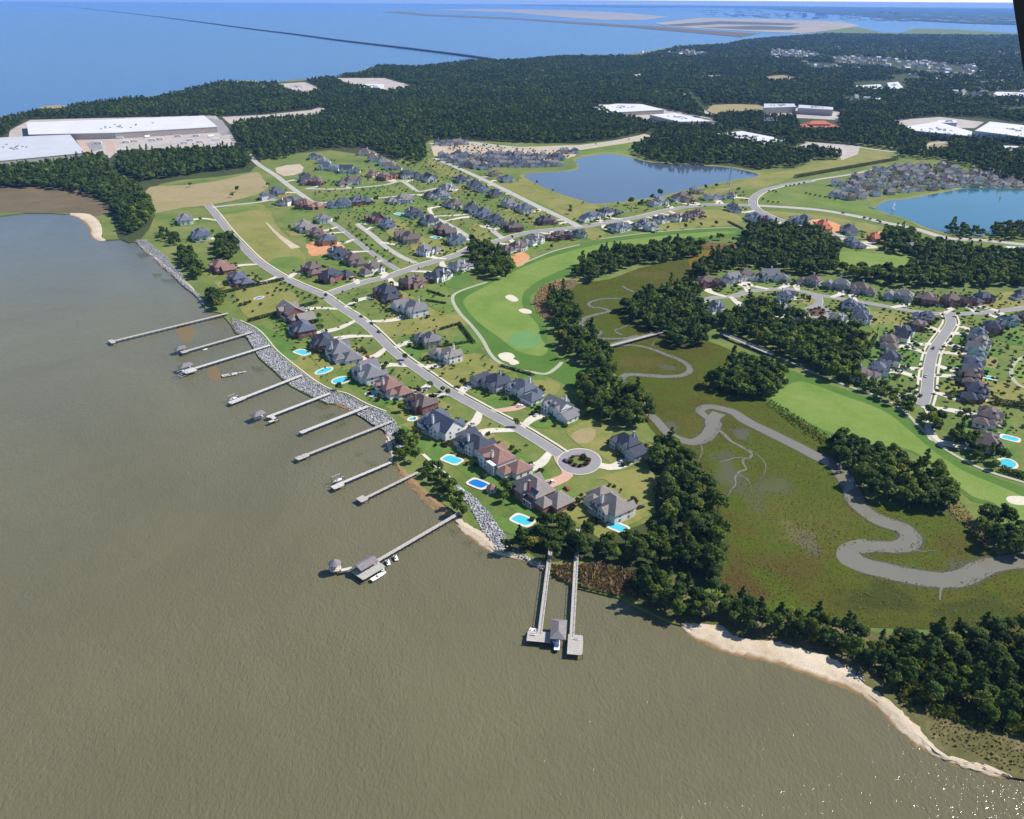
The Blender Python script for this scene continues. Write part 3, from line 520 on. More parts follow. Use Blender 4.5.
beach('beach', [(392,463),(396,475),(406,488),(428,508),(450,521)], [(394,462),(402,468),(413,478),(432,496),(453,512)], 'wet_sand', z1=0.95)
beach('beach', [(137,245),(147,256),(157,266),(172,279),(190,293),(203,304)], [(138,243),(150,252),(160,260),(176,273),(192,287),(204,302)], 'sand', n=40)
beach('beach', [(331,404),(340,410),(352,415),(366,419)], [(333,401),(348,407),(360,413),(367,417)], 'wet_sand', z1=0.9)
sheet('shoal', [[(176,327),(190,325),(195,332),(190,342),(182,340)],[(208,366),(217,367),(223,378),(214,381),(208,376)]], 'shoal', 0.02, 3, jitter=.8)

# roads
ROADS = []
def road(px, w, m='asphalt', walk=None, name='road', z=8, register=True):
    L = world_line(px, Z(z), 5)
    if register: ROADS.append(np.array(L)[:, :2])
    mb = MB(); ribbon_mb(mb, L, w + 0.9, Z(z) - 0.012, 'concrete', 0, 0.05); o = mb.build('kerb'); o['kind'] = 'structure'
    mb = MB(); ribbon_mb(mb, L, w, Z(z), m, 0, 0.02); o = mb.build(name); o['kind'] = 'structure'
    for sgn in (walk or ()):
        mb = MB(); ribbon_mb(mb, L, 1.7, Z(z) + 0.12, 'concrete', sgn * (w / 2 + 2.6), 0.16); o = mb.build('pavement'); o['kind'] = 'structure'
road([(207,205),(214.5,213.5),(229,232),(242,246),(256,260),(268,268.5),(283,277.6),(302,286.5),(322,294.8),(338,306),(356,317.5),(370,328.5),(382,340),(391,349),(404,359.5),(426,375),(448,390.5),(473,404.5),(496,417),(519,429),(546,445.5),(560,455)], 7.6, walk=(1,))
road([(212,207.4),(235,204.6),(258,202.3),(271,200),(285,201)], 6, 'asphalt_pale', z=7.7)
road([(249,154),(258,164),(274.5,174.5),(290.6,187),(309,200)], 7.5, 'asphalt_pale')
road([(306,188.6),(330,189),(351.5,188),(384,185),(400,181),(410,186),(419,191.5),(437,188)], 6, 'asphalt_pale', z=7.7)
road([(309,200),(319,202.6),(350,201.5),(384,197.5),(416,194.5)], 6, 'asphalt_pale', z=7.4)
road([(331,222),(345,232),(369,251),(385,262),(398,270)], 6, z=7.7)
road([(357,224),(372,235),(386,247),(402,257),(416,263)], 6, 'asphalt_pale', z=7.7)
road([(322,295.5),(329,294),(358.6,284),(388,277),(402.5,272),(424.5,264.5),(450,257.5),(464,252),(480,245),(499,241),(525,233.5),(557,229.6),(585,226.7),(614,221.5),(643,216.4),(667,210.5),(694.5,206.3),(716.5,204.7),(752,206)], 9, walk=(1,), z=7.8)
road([(434,158),(462,169.8),(488.6,182),(518,196.5),(541,208),(566,219.6),(579,227)], 9, 'asphalt_pale', z=7.9)
road([(430,215.5),(446,223),(460,231),(480,245)], 6, 'asphalt_pale', z=7.5)
road([(491.5,229.6),(497,234),(504,239)], 6, 'asphalt_pale', z=7.5)
road([(812,180.5),(792,183.5),(768.6,188.6),(756,195),(752,202),(757,210),(776,219),(795,224),(815,228),(840,238)], 9, walk=(1,), z=8)
road([(755,205.4),(798,208),(827,211),(860,217),(880,221.5),(916,229),(947,238),(980,240),(1024,244.5),(1080,250)], 11, 'asphalt_pale', z=7.6)
road([(764,190),(790,184.5),(820,179),(850,174.5),(880,168)], 6, 'asphalt_pale', z=7.3)
road([(430,144),(466,142),(518,147.5),(576,146.6),(612,142),(650,136)], 13, 'asphalt_pale', z=8, register=False)
road([(805,142),(840,145),(896,152),(914,152),(926,145),(947,142)], 9, 'asphalt_pale', z=8, register=False)
road([(686,93),(690,100),(697,107),(712,116)], 14, 'asphalt_pale', z=8, register=False)
road([(700,302),(712,298),(734,296),(748.6,291.5),(772,289),(792.5,289.5),(816,294.5),(836.5,298),(861,302),(893,307.5),(916,311.5),(947,314),(984,312.5),(1024,308),(1080,300)], 7, z=7.8)
road([(817,296),(817.5,303),(813,308)], 9, z=7.5)
road([(948,313.5),(951,323),(943,336),(934,349.5),(930,363),(928,378),(926.5,392),(922,406)], 7.6, walk=(1, -1), z=8)
road([(923,395),(910,396),(899,399)], 7, z=7.6)
sheet('road', [disc_px(817,312,14.5,7.5,28)], 'asphalt', Z(8.6)); sheet('ground', [disc_px(817,312,9,4.2,20)], 'mulch', Z(9))
sheet('ground', [disc_px(808.5,301,6.5,4.6,16)], 'lawn_olive', Z(9))
sheet('kerb', [disc_px(579.5,461.5,22.4,13.3,40)], 'concrete', Z(8.4)); sheet('road', [disc_px(579.5,461.5,21.4,12.6,40)], 'asphalt', Z(8.8))
sheet('ground', [disc_px(578.6,461.2,12,6.6,28)], 'mulch', Z(10), skirt=0.12); sheet('ground', [disc_px(577.5,460.6,6.4,3.6,20)], 'land_grass', Z(10.6))
for px in ([(498,241),(525,235)],): pass
ribbon('path', [(580,244.6),(554.5,250.8),(532.5,259.4),(514,267),(498,277)], 2.6, 'cart_path', Z(9))
ribbon('path', [(487,282),(459,291.5),(452.5,299),(459,312),(471,325),(482,339),(490.5,354),(499,362),(514,368.6),(531.5,372),(546,373.7),(556,368),(562,362)], 3.2, 'cart_path', Z(9))
ribbon('path', [(602,238.6),(665,231.2),(728,227.6),(750,230)], 2.4, 'cart_path', Z(9))
ribbon('path', [(782,358),(812,372),(848,386),(884,399),(905,412),(925,432),(950,452),(985,470),(1024,482)], 2.6, 'cart_path', Z(9))
ribbon('path', disc_px(1034,372,23,17)+[(1057,372)], 3, 'cart_path', Z(9))
ribbon('path', [(423,454),(440,469),(455,483)], 2.2, 'concrete', Z(9))
sheet('ground', [[(566,430),(588,421),(608,425),(612,436),(598,450),(580,446)]], 'lawn_olive', Z(5), 3)
sheet('ground', [[(570,436),(582,429),(596,430),(594,440),(582,444)]], 'dry_field', Z(6), 4, jitter=1)
# lawns of the plots (bright or dry as each one is kept)
LAWNS = {'lawn_green': [[(402,425),(420,436),(448,446),(452,455),(436,462),(418,448),(404,440)],[(258,325),(280,335),(300,352),(290,360),(262,338)],[(455,480),(475,497),(492,512),(512,520),(540,530),(530,536),(500,530),(470,504)],[(441,281),(458,276),(472,280),(468,289),(448,287)],[(455,336),(475,331),(483,345),(470,354),(458,350)],[(396,342),(414,336),(420,350),(424,362),(408,356)],[(545,410),(556,418),(548,428),(530,424)],[(486,400),(500,398),(510,404),(506,414),(494,410)],[(994,336),(1010,331),(1030,337),(1026,345),(1006,343)],[(905,356),(922,352),(922,364),(906,366)],[(905,368),(921,366),(920,378),(904,376)],[(858,345),(875,342),(880,352),(862,354)],[(350,208),(400,200),(440,196),(430,204),(380,212)],[(520,368),(545,376),(540,384),(520,378)],[(944,362),(956,360),(957,374),(943,374)]],
         'lawn_olive': [[(376,322),(420,312),(458,313),(468,325),(440,330),(404,336),(388,336)],[(432,366),(470,352),(500,364),(512,372),(490,374),(468,388),(448,384)],[(282,362),(300,354),(318,366),(318,384),(300,376)],[(596,478),(640,468),(656,478),(654,496),(640,505),(622,494),(606,480)],[(860,312),(905,314),(900,328),(880,332),(866,322)],[(985,300),(1040,296),(1040,306),(990,310)],[(410,240),(440,240),(444,254),(420,258)],[(380,222),(400,220),(410,232),(396,240)],[(655,212),(720,210),(745,222),(700,228),(660,230)],[(530,380),(560,384),(552,396),(538,392)],[(985,386),(1024,380),(1024,400),(995,404)],[(468,226),(482,224),(490,236),(478,240)],[(586,226),(605,232),(600,240),(588,238)],[(236,286),(268,282),(300,300),(260,318),(242,312)]],
         'lawn_mid': [[(326,300),(345,298),(368,316),(350,326),(330,312)],[(330,288),(356,280),(380,274),(384,276),(340,292)],[(404,290),(440,284),(452,300),(462,314),(440,312),(420,298)],[(300,220),(330,244),(318,226),(308,216)],[(355,192),(400,188),(415,193),(380,196),(345,198)],[(320,168),(345,180),(380,180),(350,190),(318,188)],[(358,230),(372,240),(392,258),(378,252),(364,242)],[(880,324),(905,330),(880,350),(868,340)],[(340,203),(420,200),(432,210),(370,214)],[(700,284),(800,284),(800,290),(720,292)],[(545,230),(575,236),(560,244),(540,246)]]}
k = 0
for mn, pls in LAWNS.items():
    for pl in pls:
        sheet('lawn', [pl], mn, Z(5.5 + 0.02 * k), 3); k += 1
# ------------------------------------------------------------------ trees
def leaf_quads(C, Nn, size, r):
    """one small slightly bent leaf-clump face at each point of C, facing roughly Nn"""
    n = len(C); Nn = Nn / (np.linalg.norm(Nn, axis=1)[:, None] + 1e-9)
    ref = r.normal(size=(n, 3)); u = np.cross(Nn, ref); u /= np.linalg.norm(u, axis=1)[:, None] + 1e-9
    v = np.cross(Nn, u); s = (size * r.uniform(0.65, 1.25, n))[:, None]; a = r.uniform(0.7, 1.2, (n, 1))
    q = np.stack([C - u * s * a, C - v * s * 0.8, C + u * s * a - Nn * s * 0.25, C + v * s * 0.8], 1)
    return q.reshape(-1, 3)
def quads_mesh(name, V, mname):
    n = len(V) // 4; me = bpy.data.meshes.new(name)
    me.vertices.add(len(V)); me.vertices.foreach_set('co', np.asarray(V, np.float32).ravel())
    me.loops.add(4 * n); me.loops.foreach_set('vertex_index', np.arange(4 * n, dtype=np.int32))
    me.polygons.add(n); me.polygons.foreach_set('loop_start', np.arange(0, 4 * n, 4, dtype=np.int32)); me.polygons.foreach_set('loop_total', np.full(n, 4, np.int32))
    me.materials.append(MATS[mname]); me.update(calc_edges=True); return me
def lobe(c, rad, n, size, r, flat=0.8):
    d = r.normal(size=(n, 3)); d /= np.linalg.norm(d, axis=1)[:, None]; d[:, 2] = np.where(d[:, 2] < -0.25, -d[:, 2], d[:, 2])
    rr = rad * r.uniform(0.72, 1.05, (n, 1)); P = np.array(c) + d * rr * np.array([1, 1, flat])
    nn = d + r.normal(size=(n, 3)) * 0.45 + np.array([0, 0, 0.25])
    return leaf_quads(P, nn, size, r)
def broad_crown(seed, h=12.0, rad=4.6, quads=900, size=0.62, mname='leaf_broad'):
    r = np.random.default_rng(seed); k = int(r.integers(9, 13)); parts = []
    for i in range(k):
        a = 2 * math.pi * i / k + r.uniform(-.4, .4); t = r.uniform(0, 1)
        if i < 2: c = (r.uniform(-.6, .6), r.uniform(-.6, .6), h * r.uniform(.74, .84)); lr = rad * r.uniform(.44, .56)
        else: c = (math.cos(a) * rad * r.uniform(.42, .68), math.sin(a) * rad * r.uniform(.42, .68), h * (0.40 + 0.33 * t)); lr = rad * r.uniform(.34, .52)
        parts.append(lobe(c, lr, quads // k, size, r, r.uniform(.7, .95)))
    return quads_mesh('crown', np.concatenate(parts), mname)
def pine_crown(seed, h=17.0, rad=3.2, quads=800, size=0.6, mname='leaf_pine'):
    r = np.random.default_rng(seed); parts = []; k = 13
    for i in range(k):
        t = i / (k - 1); z = h * (0.38 + 0.58 * t); a = i * 2.4 + r.uniform(-.4, .4); ww = rad * (1 - 0.82 * t ** 1.3)
        c = (math.cos(a) * ww * .62, math.sin(a) * ww * .62, z); parts.append(lobe(c, max(.55, ww * .62), quads // k, size, r, .55))
    return quads_mesh('crown', np.concatenate(parts), mname)
def trunk_mesh(seed, h, r0=0.32, limbs=4):
    r = random.Random(seed); mb = MB(); p = (0, 0, -0.4); n = 4; pts = [p]
    for i in range(1, n + 1): pts.append((r.uniform(-.3, .3), r.uniform(-.3, .3), h * 0.62 * i / n))
    for i in range(n): mb.tube(pts[i], pts[i + 1], r0 * (1 - .19 * i), r0 * (1 - .19 * (i + 1)), 'bark', 6, i == 0)
    for k in range(limbs):
        a = k * 6.28 / limbs + r.uniform(-.4, .4); b = pts[2 + k % 2]; L = h * r.uniform(.18, .28)
        mb.tube(b, (b[0] + math.cos(a) * L, b[1] + math.sin(a) * L, b[2] + L * .9), r0 * .4, r0 * .12, 'bark', 5, False)
    return mb.mesh('trunk')
def shrub_mesh(seed, mname='leaf_shrub', rad=1.0, quads=190):
    r = np.random.default_rng(seed); parts = []
    for i in range(5):
        a = i * 1.26; c = (math.cos(a) * rad * .45, math.sin(a) * rad * .45, rad * r.uniform(.4, .75)); parts.append(lobe(c, rad * r.uniform(.42, .6), quads // 5, .24 * rad, r, .9))
    return quads_mesh('shrub', np.concatenate(parts), mname)
CROWNS = [('b', 12.0, broad_crown(s, 12 + .5 * (s % 3), 4.1 + .3 * (s % 4))) for s in range(9)] + [('b', 12.0, broad_crown(20 + s, 11.5, 4.2, mname='leaf_light')) for s in range(3)] + [('p', 17.0, pine_crown(40 + s)) for s in range(4)]
TRUNKS = {'b': [trunk_mesh(s, 12) for s in range(2)], 'p': [trunk_mesh(9 + s, 17, .3, 3) for s in range(2)]}
SHRUBS = [shrub_mesh(s) for s in range(4)]

def scatter(polys, spacing, excl=(), near=None, jit=0.42):
    """positions about spacing metres apart inside outlines given as seen in the photograph"""
    out = []
    for pl in polys:
        W = np.array([at(x, y)[:2] for x, y in pl]); lo, hi = W.min(0), W.max(0)
        gx, gy = np.meshgrid(np.arange(lo[0], hi[0], spacing), np.arange(lo[1], hi[1], spacing * .87))
        gx = gx + (np.arange(gx.shape[0]) % 2)[:, None] * spacing / 2
        P = np.stack([gx.ravel(), gy.ravel()], 1); P += rng.uniform(-jit, jit, P.shape) * spacing
        Q, w_ = pix(P); ok = in_poly(Q, pl)
        for e in excl: ok &= ~in_poly(Q, e)
        out.append(P[ok])
    return np.concatenate(out) if out else np.zeros((0, 2))
def road_dist(P):
    d = np.full(len(P), 1e9)
    for L in ROADS:
        for a, b in zip(L[:-1], L[1:]):
            ab = b - a; t = np.clip(((P - a) @ ab) / (ab @ ab + 1e-9), 0, 1); d = np.minimum(d, np.linalg.norm(P - a - t[:, None] * ab, axis=1))
    return d

GROVES = [  # (where it stands, outline, spacing, share of pines, size)
 ('the wood beside the roundabout houses', [(655,445),(672,452),(692,466),(705,492),(722,520),(728,540),(727,566),(716,586),(690,578),(672,568),(660,548),(664,520),(656,500),(660,476),(652,460)], 6.4, .15, .95),
 ('the wood beside the roundabout houses', [(505,553),(512,543),(540,528),(556,524),(580,534),(612,536),(640,530),(662,540),(672,566),(645,566),(612,562),(580,560),(566,556),(548,562),(530,556)], 6.4, .05, .8),
 ('the narrow wood along the sandy beach', [(630,582),(655,576),(690,592),(720,590),(740,608),(800,624),(850,636),(880,638),(902,654),(912,684),(904,700),(888,684),(866,668),(842,652),(820,646),(800,641),(778,637),(757,634),(738,630),(722,623),(700,620),(680,620),(660,614),(640,606)], 5.4, .2, .82),
 ('the scrubby wood at the marsh mouth', [(880,636),(940,636),(1024,632),(1060,640),(1060,740),(1024,735),(980,722),(940,708),(915,694),(900,676),(896,652)], 7.0, .2, .8),
 ('the grove east of the roundabout lawns', [(574,386),(588,378),(608,382),(622,392),(640,398),(652,408),(648,424),(632,432),(612,426),(598,418),(582,406)], 6.5, .1, 1.0),
 ('the grove between fairway and marsh', [(548,300),(560,294),(574,300),(578,318),(584,330),(600,345),(612,362),(616,380),(606,384),(596,372),(578,364),(562,350),(556,330),(550,316)], 6.8, .1, 1.0),
 ('the row of trees above the marsh head', [(572,276),(580,264),(598,256),(620,252),(645,250),(664,246),(690,244),(704,248),(702,258),(680,262),(656,264),(636,266),(612,274),(590,284)], 7.2, .15, .95),
 ('the marsh-side wood by the footbridge', [(622,308),(640,298),(664,292),(690,288),(702,298),(704,316),(712,328),(708,344),(690,350),(670,346),(658,334),(644,328),(628,320)], 6.8, .1, 1.0),
 ('the round island grove in the marsh', [(708,386),(722,372),(738,364),(762,368),(784,378),(784,390),(770,399),(742,399),(722,396)], 6.3, .05, 1.0),
 ('the wood behind the right-hand close', [(718,322),(740,314),(752,306),(770,312),(800,322),(822,330),(850,330),(862,340),(862,358),(858,382),(838,384),(812,372),(790,360),(768,350),(744,340),(728,336)], 6.6, .1, 1.0),
 ('the belt of trees behind the upper right houses', [(690,272),(706,264),(728,254),(752,250),(742,238),(758,230),(790,230),(818,234),(836,244),(838,262),(832,274),(812,278),(790,274),(770,270),(750,268),(726,272),(704,280)], 7.2, .1, 1.0),
 ('the belt of trees behind the upper right houses', [(832,268),(868,272),(900,274),(924,262),(920,252),(940,252),(980,252),(1030,258),(1080,262),(1080,286),(1024,286),(980,288),(930,288),(900,288),(880,284),(850,280)], 7.4, .1, 1.0),
 ('the belt of trees behind the upper right houses', [(880,240),(890,232),(908,234),(920,242),(960,252),(930,262),(900,254),(884,252)], 7.4, .1, 1.0),
 ('the big grove between creek and fairway', [(828,446),(840,440),(856,448),(872,456),(892,460),(912,466),(930,474),(946,484),(960,496),(955,508),(930,513),(905,509),(880,503),(862,493),(848,479),(834,462)], 6.2, .1, .95),
 ('the grove at the creek bend by the bunker', [(974,530),(986,519),(1004,518),(1018,526),(1028,542),(1030,557),(1012,558),(994,552),(980,542)], 6.2, .1, .9),
 ('the trees lining the lower fairway', [(918,412),(932,412),(944,428),(966,438),(990,448),(1004,460),(1000,472),(980,466),(954,446),(934,434),(920,424)], 6.6, .1, .8),
 ('the trees lining the lower fairway', [(842,384),(864,380),(886,392),(904,402),(918,414),(908,416),(890,404),(866,394)], 6.6, .05, .7),
 ('the small wood beside the golf path corner', [(468,244),(480,240),(494,252),(508,262),(514,274),(504,282),(490,278),(478,274),(470,262)], 7.0, .05, .9),
 ('the wood behind the left field', [(-30,172),(0,170),(30,168),(75,164),(88,158),(104,158),(110,166),(116,178),(140,190),(156,212),(150,224),(140,232),(126,236),(118,222),(106,202),(84,194),(40,188),(-30,188)], 7.6, .1, 1.0),
 ('the wood behind the left field', [(120,156),(160,154),(200,152),(246,152),(254,160),(246,168),(212,172),(170,178),(140,182),(118,174)], 7.6, .15, 1.0),
 ('the shore trees below the first houses', [(178,254),(190,250),(198,262),(206,276),(200,284),(190,274),(182,264)], 6.5, .1, .8),
 ('the shore trees below the first houses', [(160,232),(176,236),(182,246),(172,248),(160,242)], 7, .1, .7),
 ('the shore tree at the longest upper pier', [(209,296),(219,294),(225,304),(220,312),(210,308)], 5.5, 0, .9),
 ('the trees by the brick house at the shore road', [(217,242),(232,240),(244,244),(240,254),(228,262),(216,258)], 5.8, .1, .95),
 ('the shore trees between the middle piers', [(396,440),(410,440),(418,452),(416,464),(404,464),(398,454)], 5.4, 0, .8),
 ('the shore thicket below the brown-roofed mansion', [(420,468),(434,466),(452,484),(462,500),(470,512),(474,524),(462,520),(448,506),(432,490),(422,478)], 5.0, 0, .6),
 ('the trees beside the pool mansions', [(496,488),(504,484),(512,492),(508,506),(498,506)], 6.0, 0, .7),
 ('the wood by the right-hand pond', [(990,230),(1000,226),(1030,228),(1030,240),(996,240)], 7, .1, .8),
 ('the wood by the right-hand pond', [(944,230),(956,226),(976,232),(992,238),(960,238)], 7, .1, .7),
]
ITEMS = []          # (x, y, scale, kind, grove)
for g, pl, sp, pine, size in GROVES:
    P = scatter([pl], sp, [[(600,515),(640,515),(640,543),(600,543)],[(508,512),(540,512),(540,536),(508,536)]] if 'roundabout houses' in g else ()); d = road_dist(P); P = P[d > 5.5]
    for p in P: ITEMS.append((p[0], p[1], size * random.uniform(.72, 1.22), 'p' if random.random() < pine else 'b', g))
SINGLES = [('trees standing alone on the left field', [(191,187,.8),(238,192,.8),(232,197.5,.7),(196,240,.6)]),
 ('single trees along the shore road', [(404,309,.5),(434,406-4,.6),(405,360,.5),(443,392,.5),(449,396,.55),(430,388,.5),(463,388-2,.6),(516,427,.55),(376,306,.45),(356,305,.6),(326,298,.45),(339,390,.55),(402,412,.7)]),
 ('trees in the gardens of the inner streets', [(376,202,.9),(316,224,.4),(411,226,.6),(469,198,.6),(475,198,.6),(489,200,.7),(527,219,.8),(530,222,.7),(268,187,.6),(408,168,.6),(426,169,.6),(433,169,.6),(404,166,.8),(438,183,.5)]),
 ('trees between the houses and the left pond', [(631,205,1.0),(640,208,.8),(660,197,1.0),(652,200,.8),(642,204,.6),(618,206,.5),(597,213,.5),(570,214,.8),(570,210,.6),(583,204,.4),(553,192,.4),(537,184,.5),(716,188,.6),(739,190,.5),(738,192,.6),(706,190,.7)]),
 ('trees along the upper fairway edge', [(600,239,.4),(701,227,.5),(716,226,.6),(710,241,.6),(717,240,.7),(721,240,.7),(733,242,.7),(738,243,.6),(552,249,.5),(685,229,.6),(668,230,.5)])]
for g, L in SINGLES:
    for x, y, s in L:
        p = at(x, y); ITEMS.append((p[0], p[1], s, 'b', g))
A_ = np.array([(i[0], i[1]) for i in ITEMS]); Q_, W_ = pix(A_)
inside = (Q_[:, 0] > -8) & (Q_[:, 0] < 1032) & (Q_[:, 1] > 0) & (Q_[:, 1] < 830)
show = np.array([i[2] for i in ITEMS]) / W_ * inside
order = np.argsort(-show); keep = set(order[:300].tolist())
LOOK = {'b': 'dark green broadleaf tree', 'p': 'tall narrow pine'}
REST = []
for n_, it in enumerate(ITEMS):
    x, y, s, kd, g = it
    if n_ not in keep: REST.append((x, y, s, s, kd)); continue
    ci = random.choice([i for i, c in enumerate(CROWNS) if c[0] == kd])
    look = 'pale green broadleaf tree' if ci in (9, 10, 11) else LOOK[kd]
    nm = 'pine_tree' if kd == 'p' else 'broadleaf_tree'
    base = empty(nm, (x, y, LZ), random.uniform(0, 6.28)); base.scale = (s * random.uniform(.9, 1.1), s * random.uniform(.9, 1.1), s * random.uniform(.88, 1.12))
    one = g.startswith(('trees', 'single'))
    lab = (look.replace('tree', 'tree, one of the ') + g) if one else (look + ' in ' + g)
    if g.startswith('the shore tree at'): lab = 'dark green tree at the shore end of the longest upper pier'
    tag(base, ' '.join(lab.replace(' ,', ',').split()), 'tree', (look + 's in ' + g) if not one else (g + ', ' + look + 's'))
    inst('trunk', random.choice(TRUNKS[kd]), base); inst('crown', CROWNS[ci][2], base)

# the forest beyond: one mass
WOOD = [[(-150,134),(0,122),(20,118),(60,109),(100,105),(170,96),(220,84),(260,85),(300,83),(362,74),(380,67),(420,68),(470,62),(520,61),(560,57.5),(640,57),(680,47.5),(725,45.5),(742,41.5),(766,39),(800,36.5),(830,34),(880,35),(1010,36),(1300,41),(1300,240),(1150,200),(1040,184),(1000,182),(975,168),(940,160),(900,158),(893,153),(870,148),(850,150),(838,160),(815,160),(800,168),(780,168),(760,170),(735,163),(700,166),(665,164),(640,158),(632,150),(650,141),(660,131),(640,133),(612,139.5),(576,143),(520,143),(466,139),(432,140),(424,146),(428,160),(418,164),(408,158),(396,160),(372,148),(330,148),(300,152),(285,160),(258,160),(250,150),(238,143),(232,128),(240,122),(310,118),(330,110),(300,112),(228,116),(28,119),(6,136),(-150,150)]]
CLEAR = [[(38,107.5),(58,105),(74,108),(66,112),(48,113)],[(236,81),(255,80.5),(258,83),(240,84)],[(140,100),(160,95),(168,97),(150,102)],[(222,116),(262,114),(312,109),(330,108),(318,118),(262,122),(228,125)],[(276,84),(305,82),(320,88),(310,96),(290,93)],[(330,78),(385,78),(420,88),(385,93),(345,85)],[(590,105),(640,103),(668,110),(715,121),(718,128),(690,128),(655,126),(610,115)],[(714,134),(742,129),(790,140),(766,147)],[(780,152),(810,141),(870,147),(900,151),(896,160),(858,156),(842,161),(838,154),(812,151)],[(762,106),(800,106),(842,112),(838,121),(800,119),(762,118)],[(796,118),(840,121),(842,133),(800,131)],[(890,122),(938,116),(990,118),(1030,124),(1030,140),(975,142),(912,136)],[(926,142),(950,141),(948,152),(926,153)],[(709,104),(762,104),(766,114),(713,116)],[(684,92),(692,92),(720,118),(706,118)],[(632,75),(645,73),(640,78),(634,79)],[(692,76),(722,75),(722,78.5),(694,78.5)],[(520,80),(548,75),(555,77),(525,82)],[(764,77),(785,75),(802,80),(768,82.5)],[(850,82),(905,80),(908,92),(855,90)],[(985,92),(1030,90),(1030,99),(985,99)],[(1000,108),(1030,106),(1030,112),(1000,114)],[(998,144),(1028,146),(1028,154),(1000,152)],
 [(770,50),(800,50),(830,56),(800,60),(770,57)],[(830,58),(860,57),(925,62),(980,68),(975,77),(930,75),(880,68),(835,65)],[(800,63),(830,63),(845,69),(815,71)],[(880,76),(910,74),(930,80),(900,82)],[(950,92),(985,93),(980,100),(955,98)],[(842,97),(870,98),(866,104),(845,103)],[(660,54),(690,51),(716,53),(690,58)]]
P = [];
for lo, hi, sp, sx in ((0, 2500, 9.0, 1.0), (2500, 4300, 13.5, 1.35), (4300, 7500, 24, 2.3), (7500, 14000, 46, 4.2)):
    G = scatter(WOOD, sp, CLEAR) if sp < 40 else scatter(WOOD, sp)
    dd = np.linalg.norm(G, axis=1); G = G[(dd >= lo) & (dd < hi)]
    for p in G:
        z_ = random.uniform(.75, 1.2) * (1 + .1 * (sx > 2)); k_ = 'p' if random.random() < .42 else 'b'
        REST.append((p[0], p[1], sx * random.uniform(.85, 1.25), z_ * (.82 if k_ == 'p' else 1.1), k_))
def forest_collection():
    c = bpy.data.collections.new('forest_stock')
    r = [quads_mesh('stock', np.concatenate([lobe((0, 0, 6.2), 4.3, 60, 1.5, np.random.default_rng(90), 1.0), lobe((1.6, .8, 8.4), 2.8, 40, 1.2, np.random.default_rng(91), 1), lobe((-1.8, .6, 7.2), 2.9, 40, 1.2, np.random.default_rng(92), 1), lobe((.3, -1.9, 7.6), 2.7, 40, 1.2, np.random.default_rng(93), 1)]), 'leaf_broad')]
    for s in range(3):
        q = np.random.default_rng(100 + s); L = [lobe((q.uniform(-2, 2), q.uniform(-2, 2), q.uniform(4.5, 9)), q.uniform(2.2, 3.4), 42, 1.15, q, 1) for _ in range(5)]; r.append(quads_mesh('stock', np.concatenate(L), 'leaf_broad'))
    for s in range(3):
        q = np.random.default_rng(120 + s); L = [lobe((q.uniform(-.7, .7), q.uniform(-.7, .7), z), w_, 26, .95, q, .8) for z, w_ in ((6, 2.8), (9, 2.6), (11.5, 2.2), (14, 1.5), (16, .8))]; r.append(quads_mesh('stock', np.concatenate(L), 'leaf_pine'))
    for k, me in enumerate(r): c.objects.link(bpy.data.objects.new('stock_%d' % k, me))
    return c
FC = forest_collection()
def scatter_object(name, pts, label, cat):
    """one object whose points carry trees"""
    me = bpy.data.meshes.new(name); n = len(pts)
    me.vertices.add(n); me.vertices.foreach_set('co', np.array([(p[0], p[1], LZ) for p in pts], np.float32).ravel())
    a = me.attributes.new('sc', 'FLOAT_VECTOR', 'POINT'); a.data.foreach_set('vector', np.array([(p[2], p[2], p[3]) for p in pts], np.float32).ravel())
    a = me.attributes.new('vi', 'INT', 'POINT'); a.data.foreach_set('value', np.array([random.randint(0, 3) if p[4] == 'b' else random.randint(4, 6) for p in pts], np.int32))
    o = bpy.data.objects.new(name, me); COL.objects.link(o); tag(o, label, cat, kind='stuff')
    ng = bpy.data.node_groups.new('scatter', 'GeometryNodeTree')
    ng.interface.new_socket('Geometry', in_out='INPUT', socket_type='NodeSocketGeometry'); ng.interface.new_socket('Geometry', in_out='OUTPUT', socket_type='NodeSocketGeometry')
    gi = ng.nodes.new('NodeGroupInput'); go = ng.nodes.new('NodeGroupOutput'); ip = ng.nodes.new('GeometryNodeInstanceOnPoints')
    ci = ng.nodes.new('GeometryNodeCollectionInfo'); ci.inputs['Collection'].default_value = FC; ci.inputs['Separate Children'].default_value = True; ci.inputs['Reset Children'].default_value = True
    a1 = ng.nodes.new('GeometryNodeInputNamedAttribute'); a1.data_type = 'FLOAT_VECTOR'; a1.inputs['Name'].default_value = 'sc'
    a2 = ng.nodes.new('GeometryNodeInputNamedAttribute'); a2.data_type = 'INT'; a2.inputs['Name'].default_value = 'vi'
    rv = ng.nodes.new('FunctionNodeRandomValue'); rv.data_type = 'FLOAT_VECTOR'; rv.inputs[0].default_value = (0, 0, 0); rv.inputs[1].default_value = (0, 0, 6.28)
    L = ng.links.new
    L(gi.outputs[0], ip.inputs['Points']); L(ci.outputs[0], ip.inputs['Instance']); ip.inputs['Pick Instance'].default_value = True
    L(a2.outputs['Attribute'], ip.inputs['Instance Index']); L(a1.outputs['Attribute'], ip.inputs['Scale']); L(rv.outputs[0], ip.inputs['Rotation']); L(ip.outputs[0], go.inputs[0])
    md = o.modifiers.new('scatter', 'NODES'); md.node_group = ng; return o
scatter_object('forest', REST, 'dark mixed forest of pines and broadleaf trees covering the land behind', 'forest')
print('TREES', len(ITEMS), 'REST', len(REST))

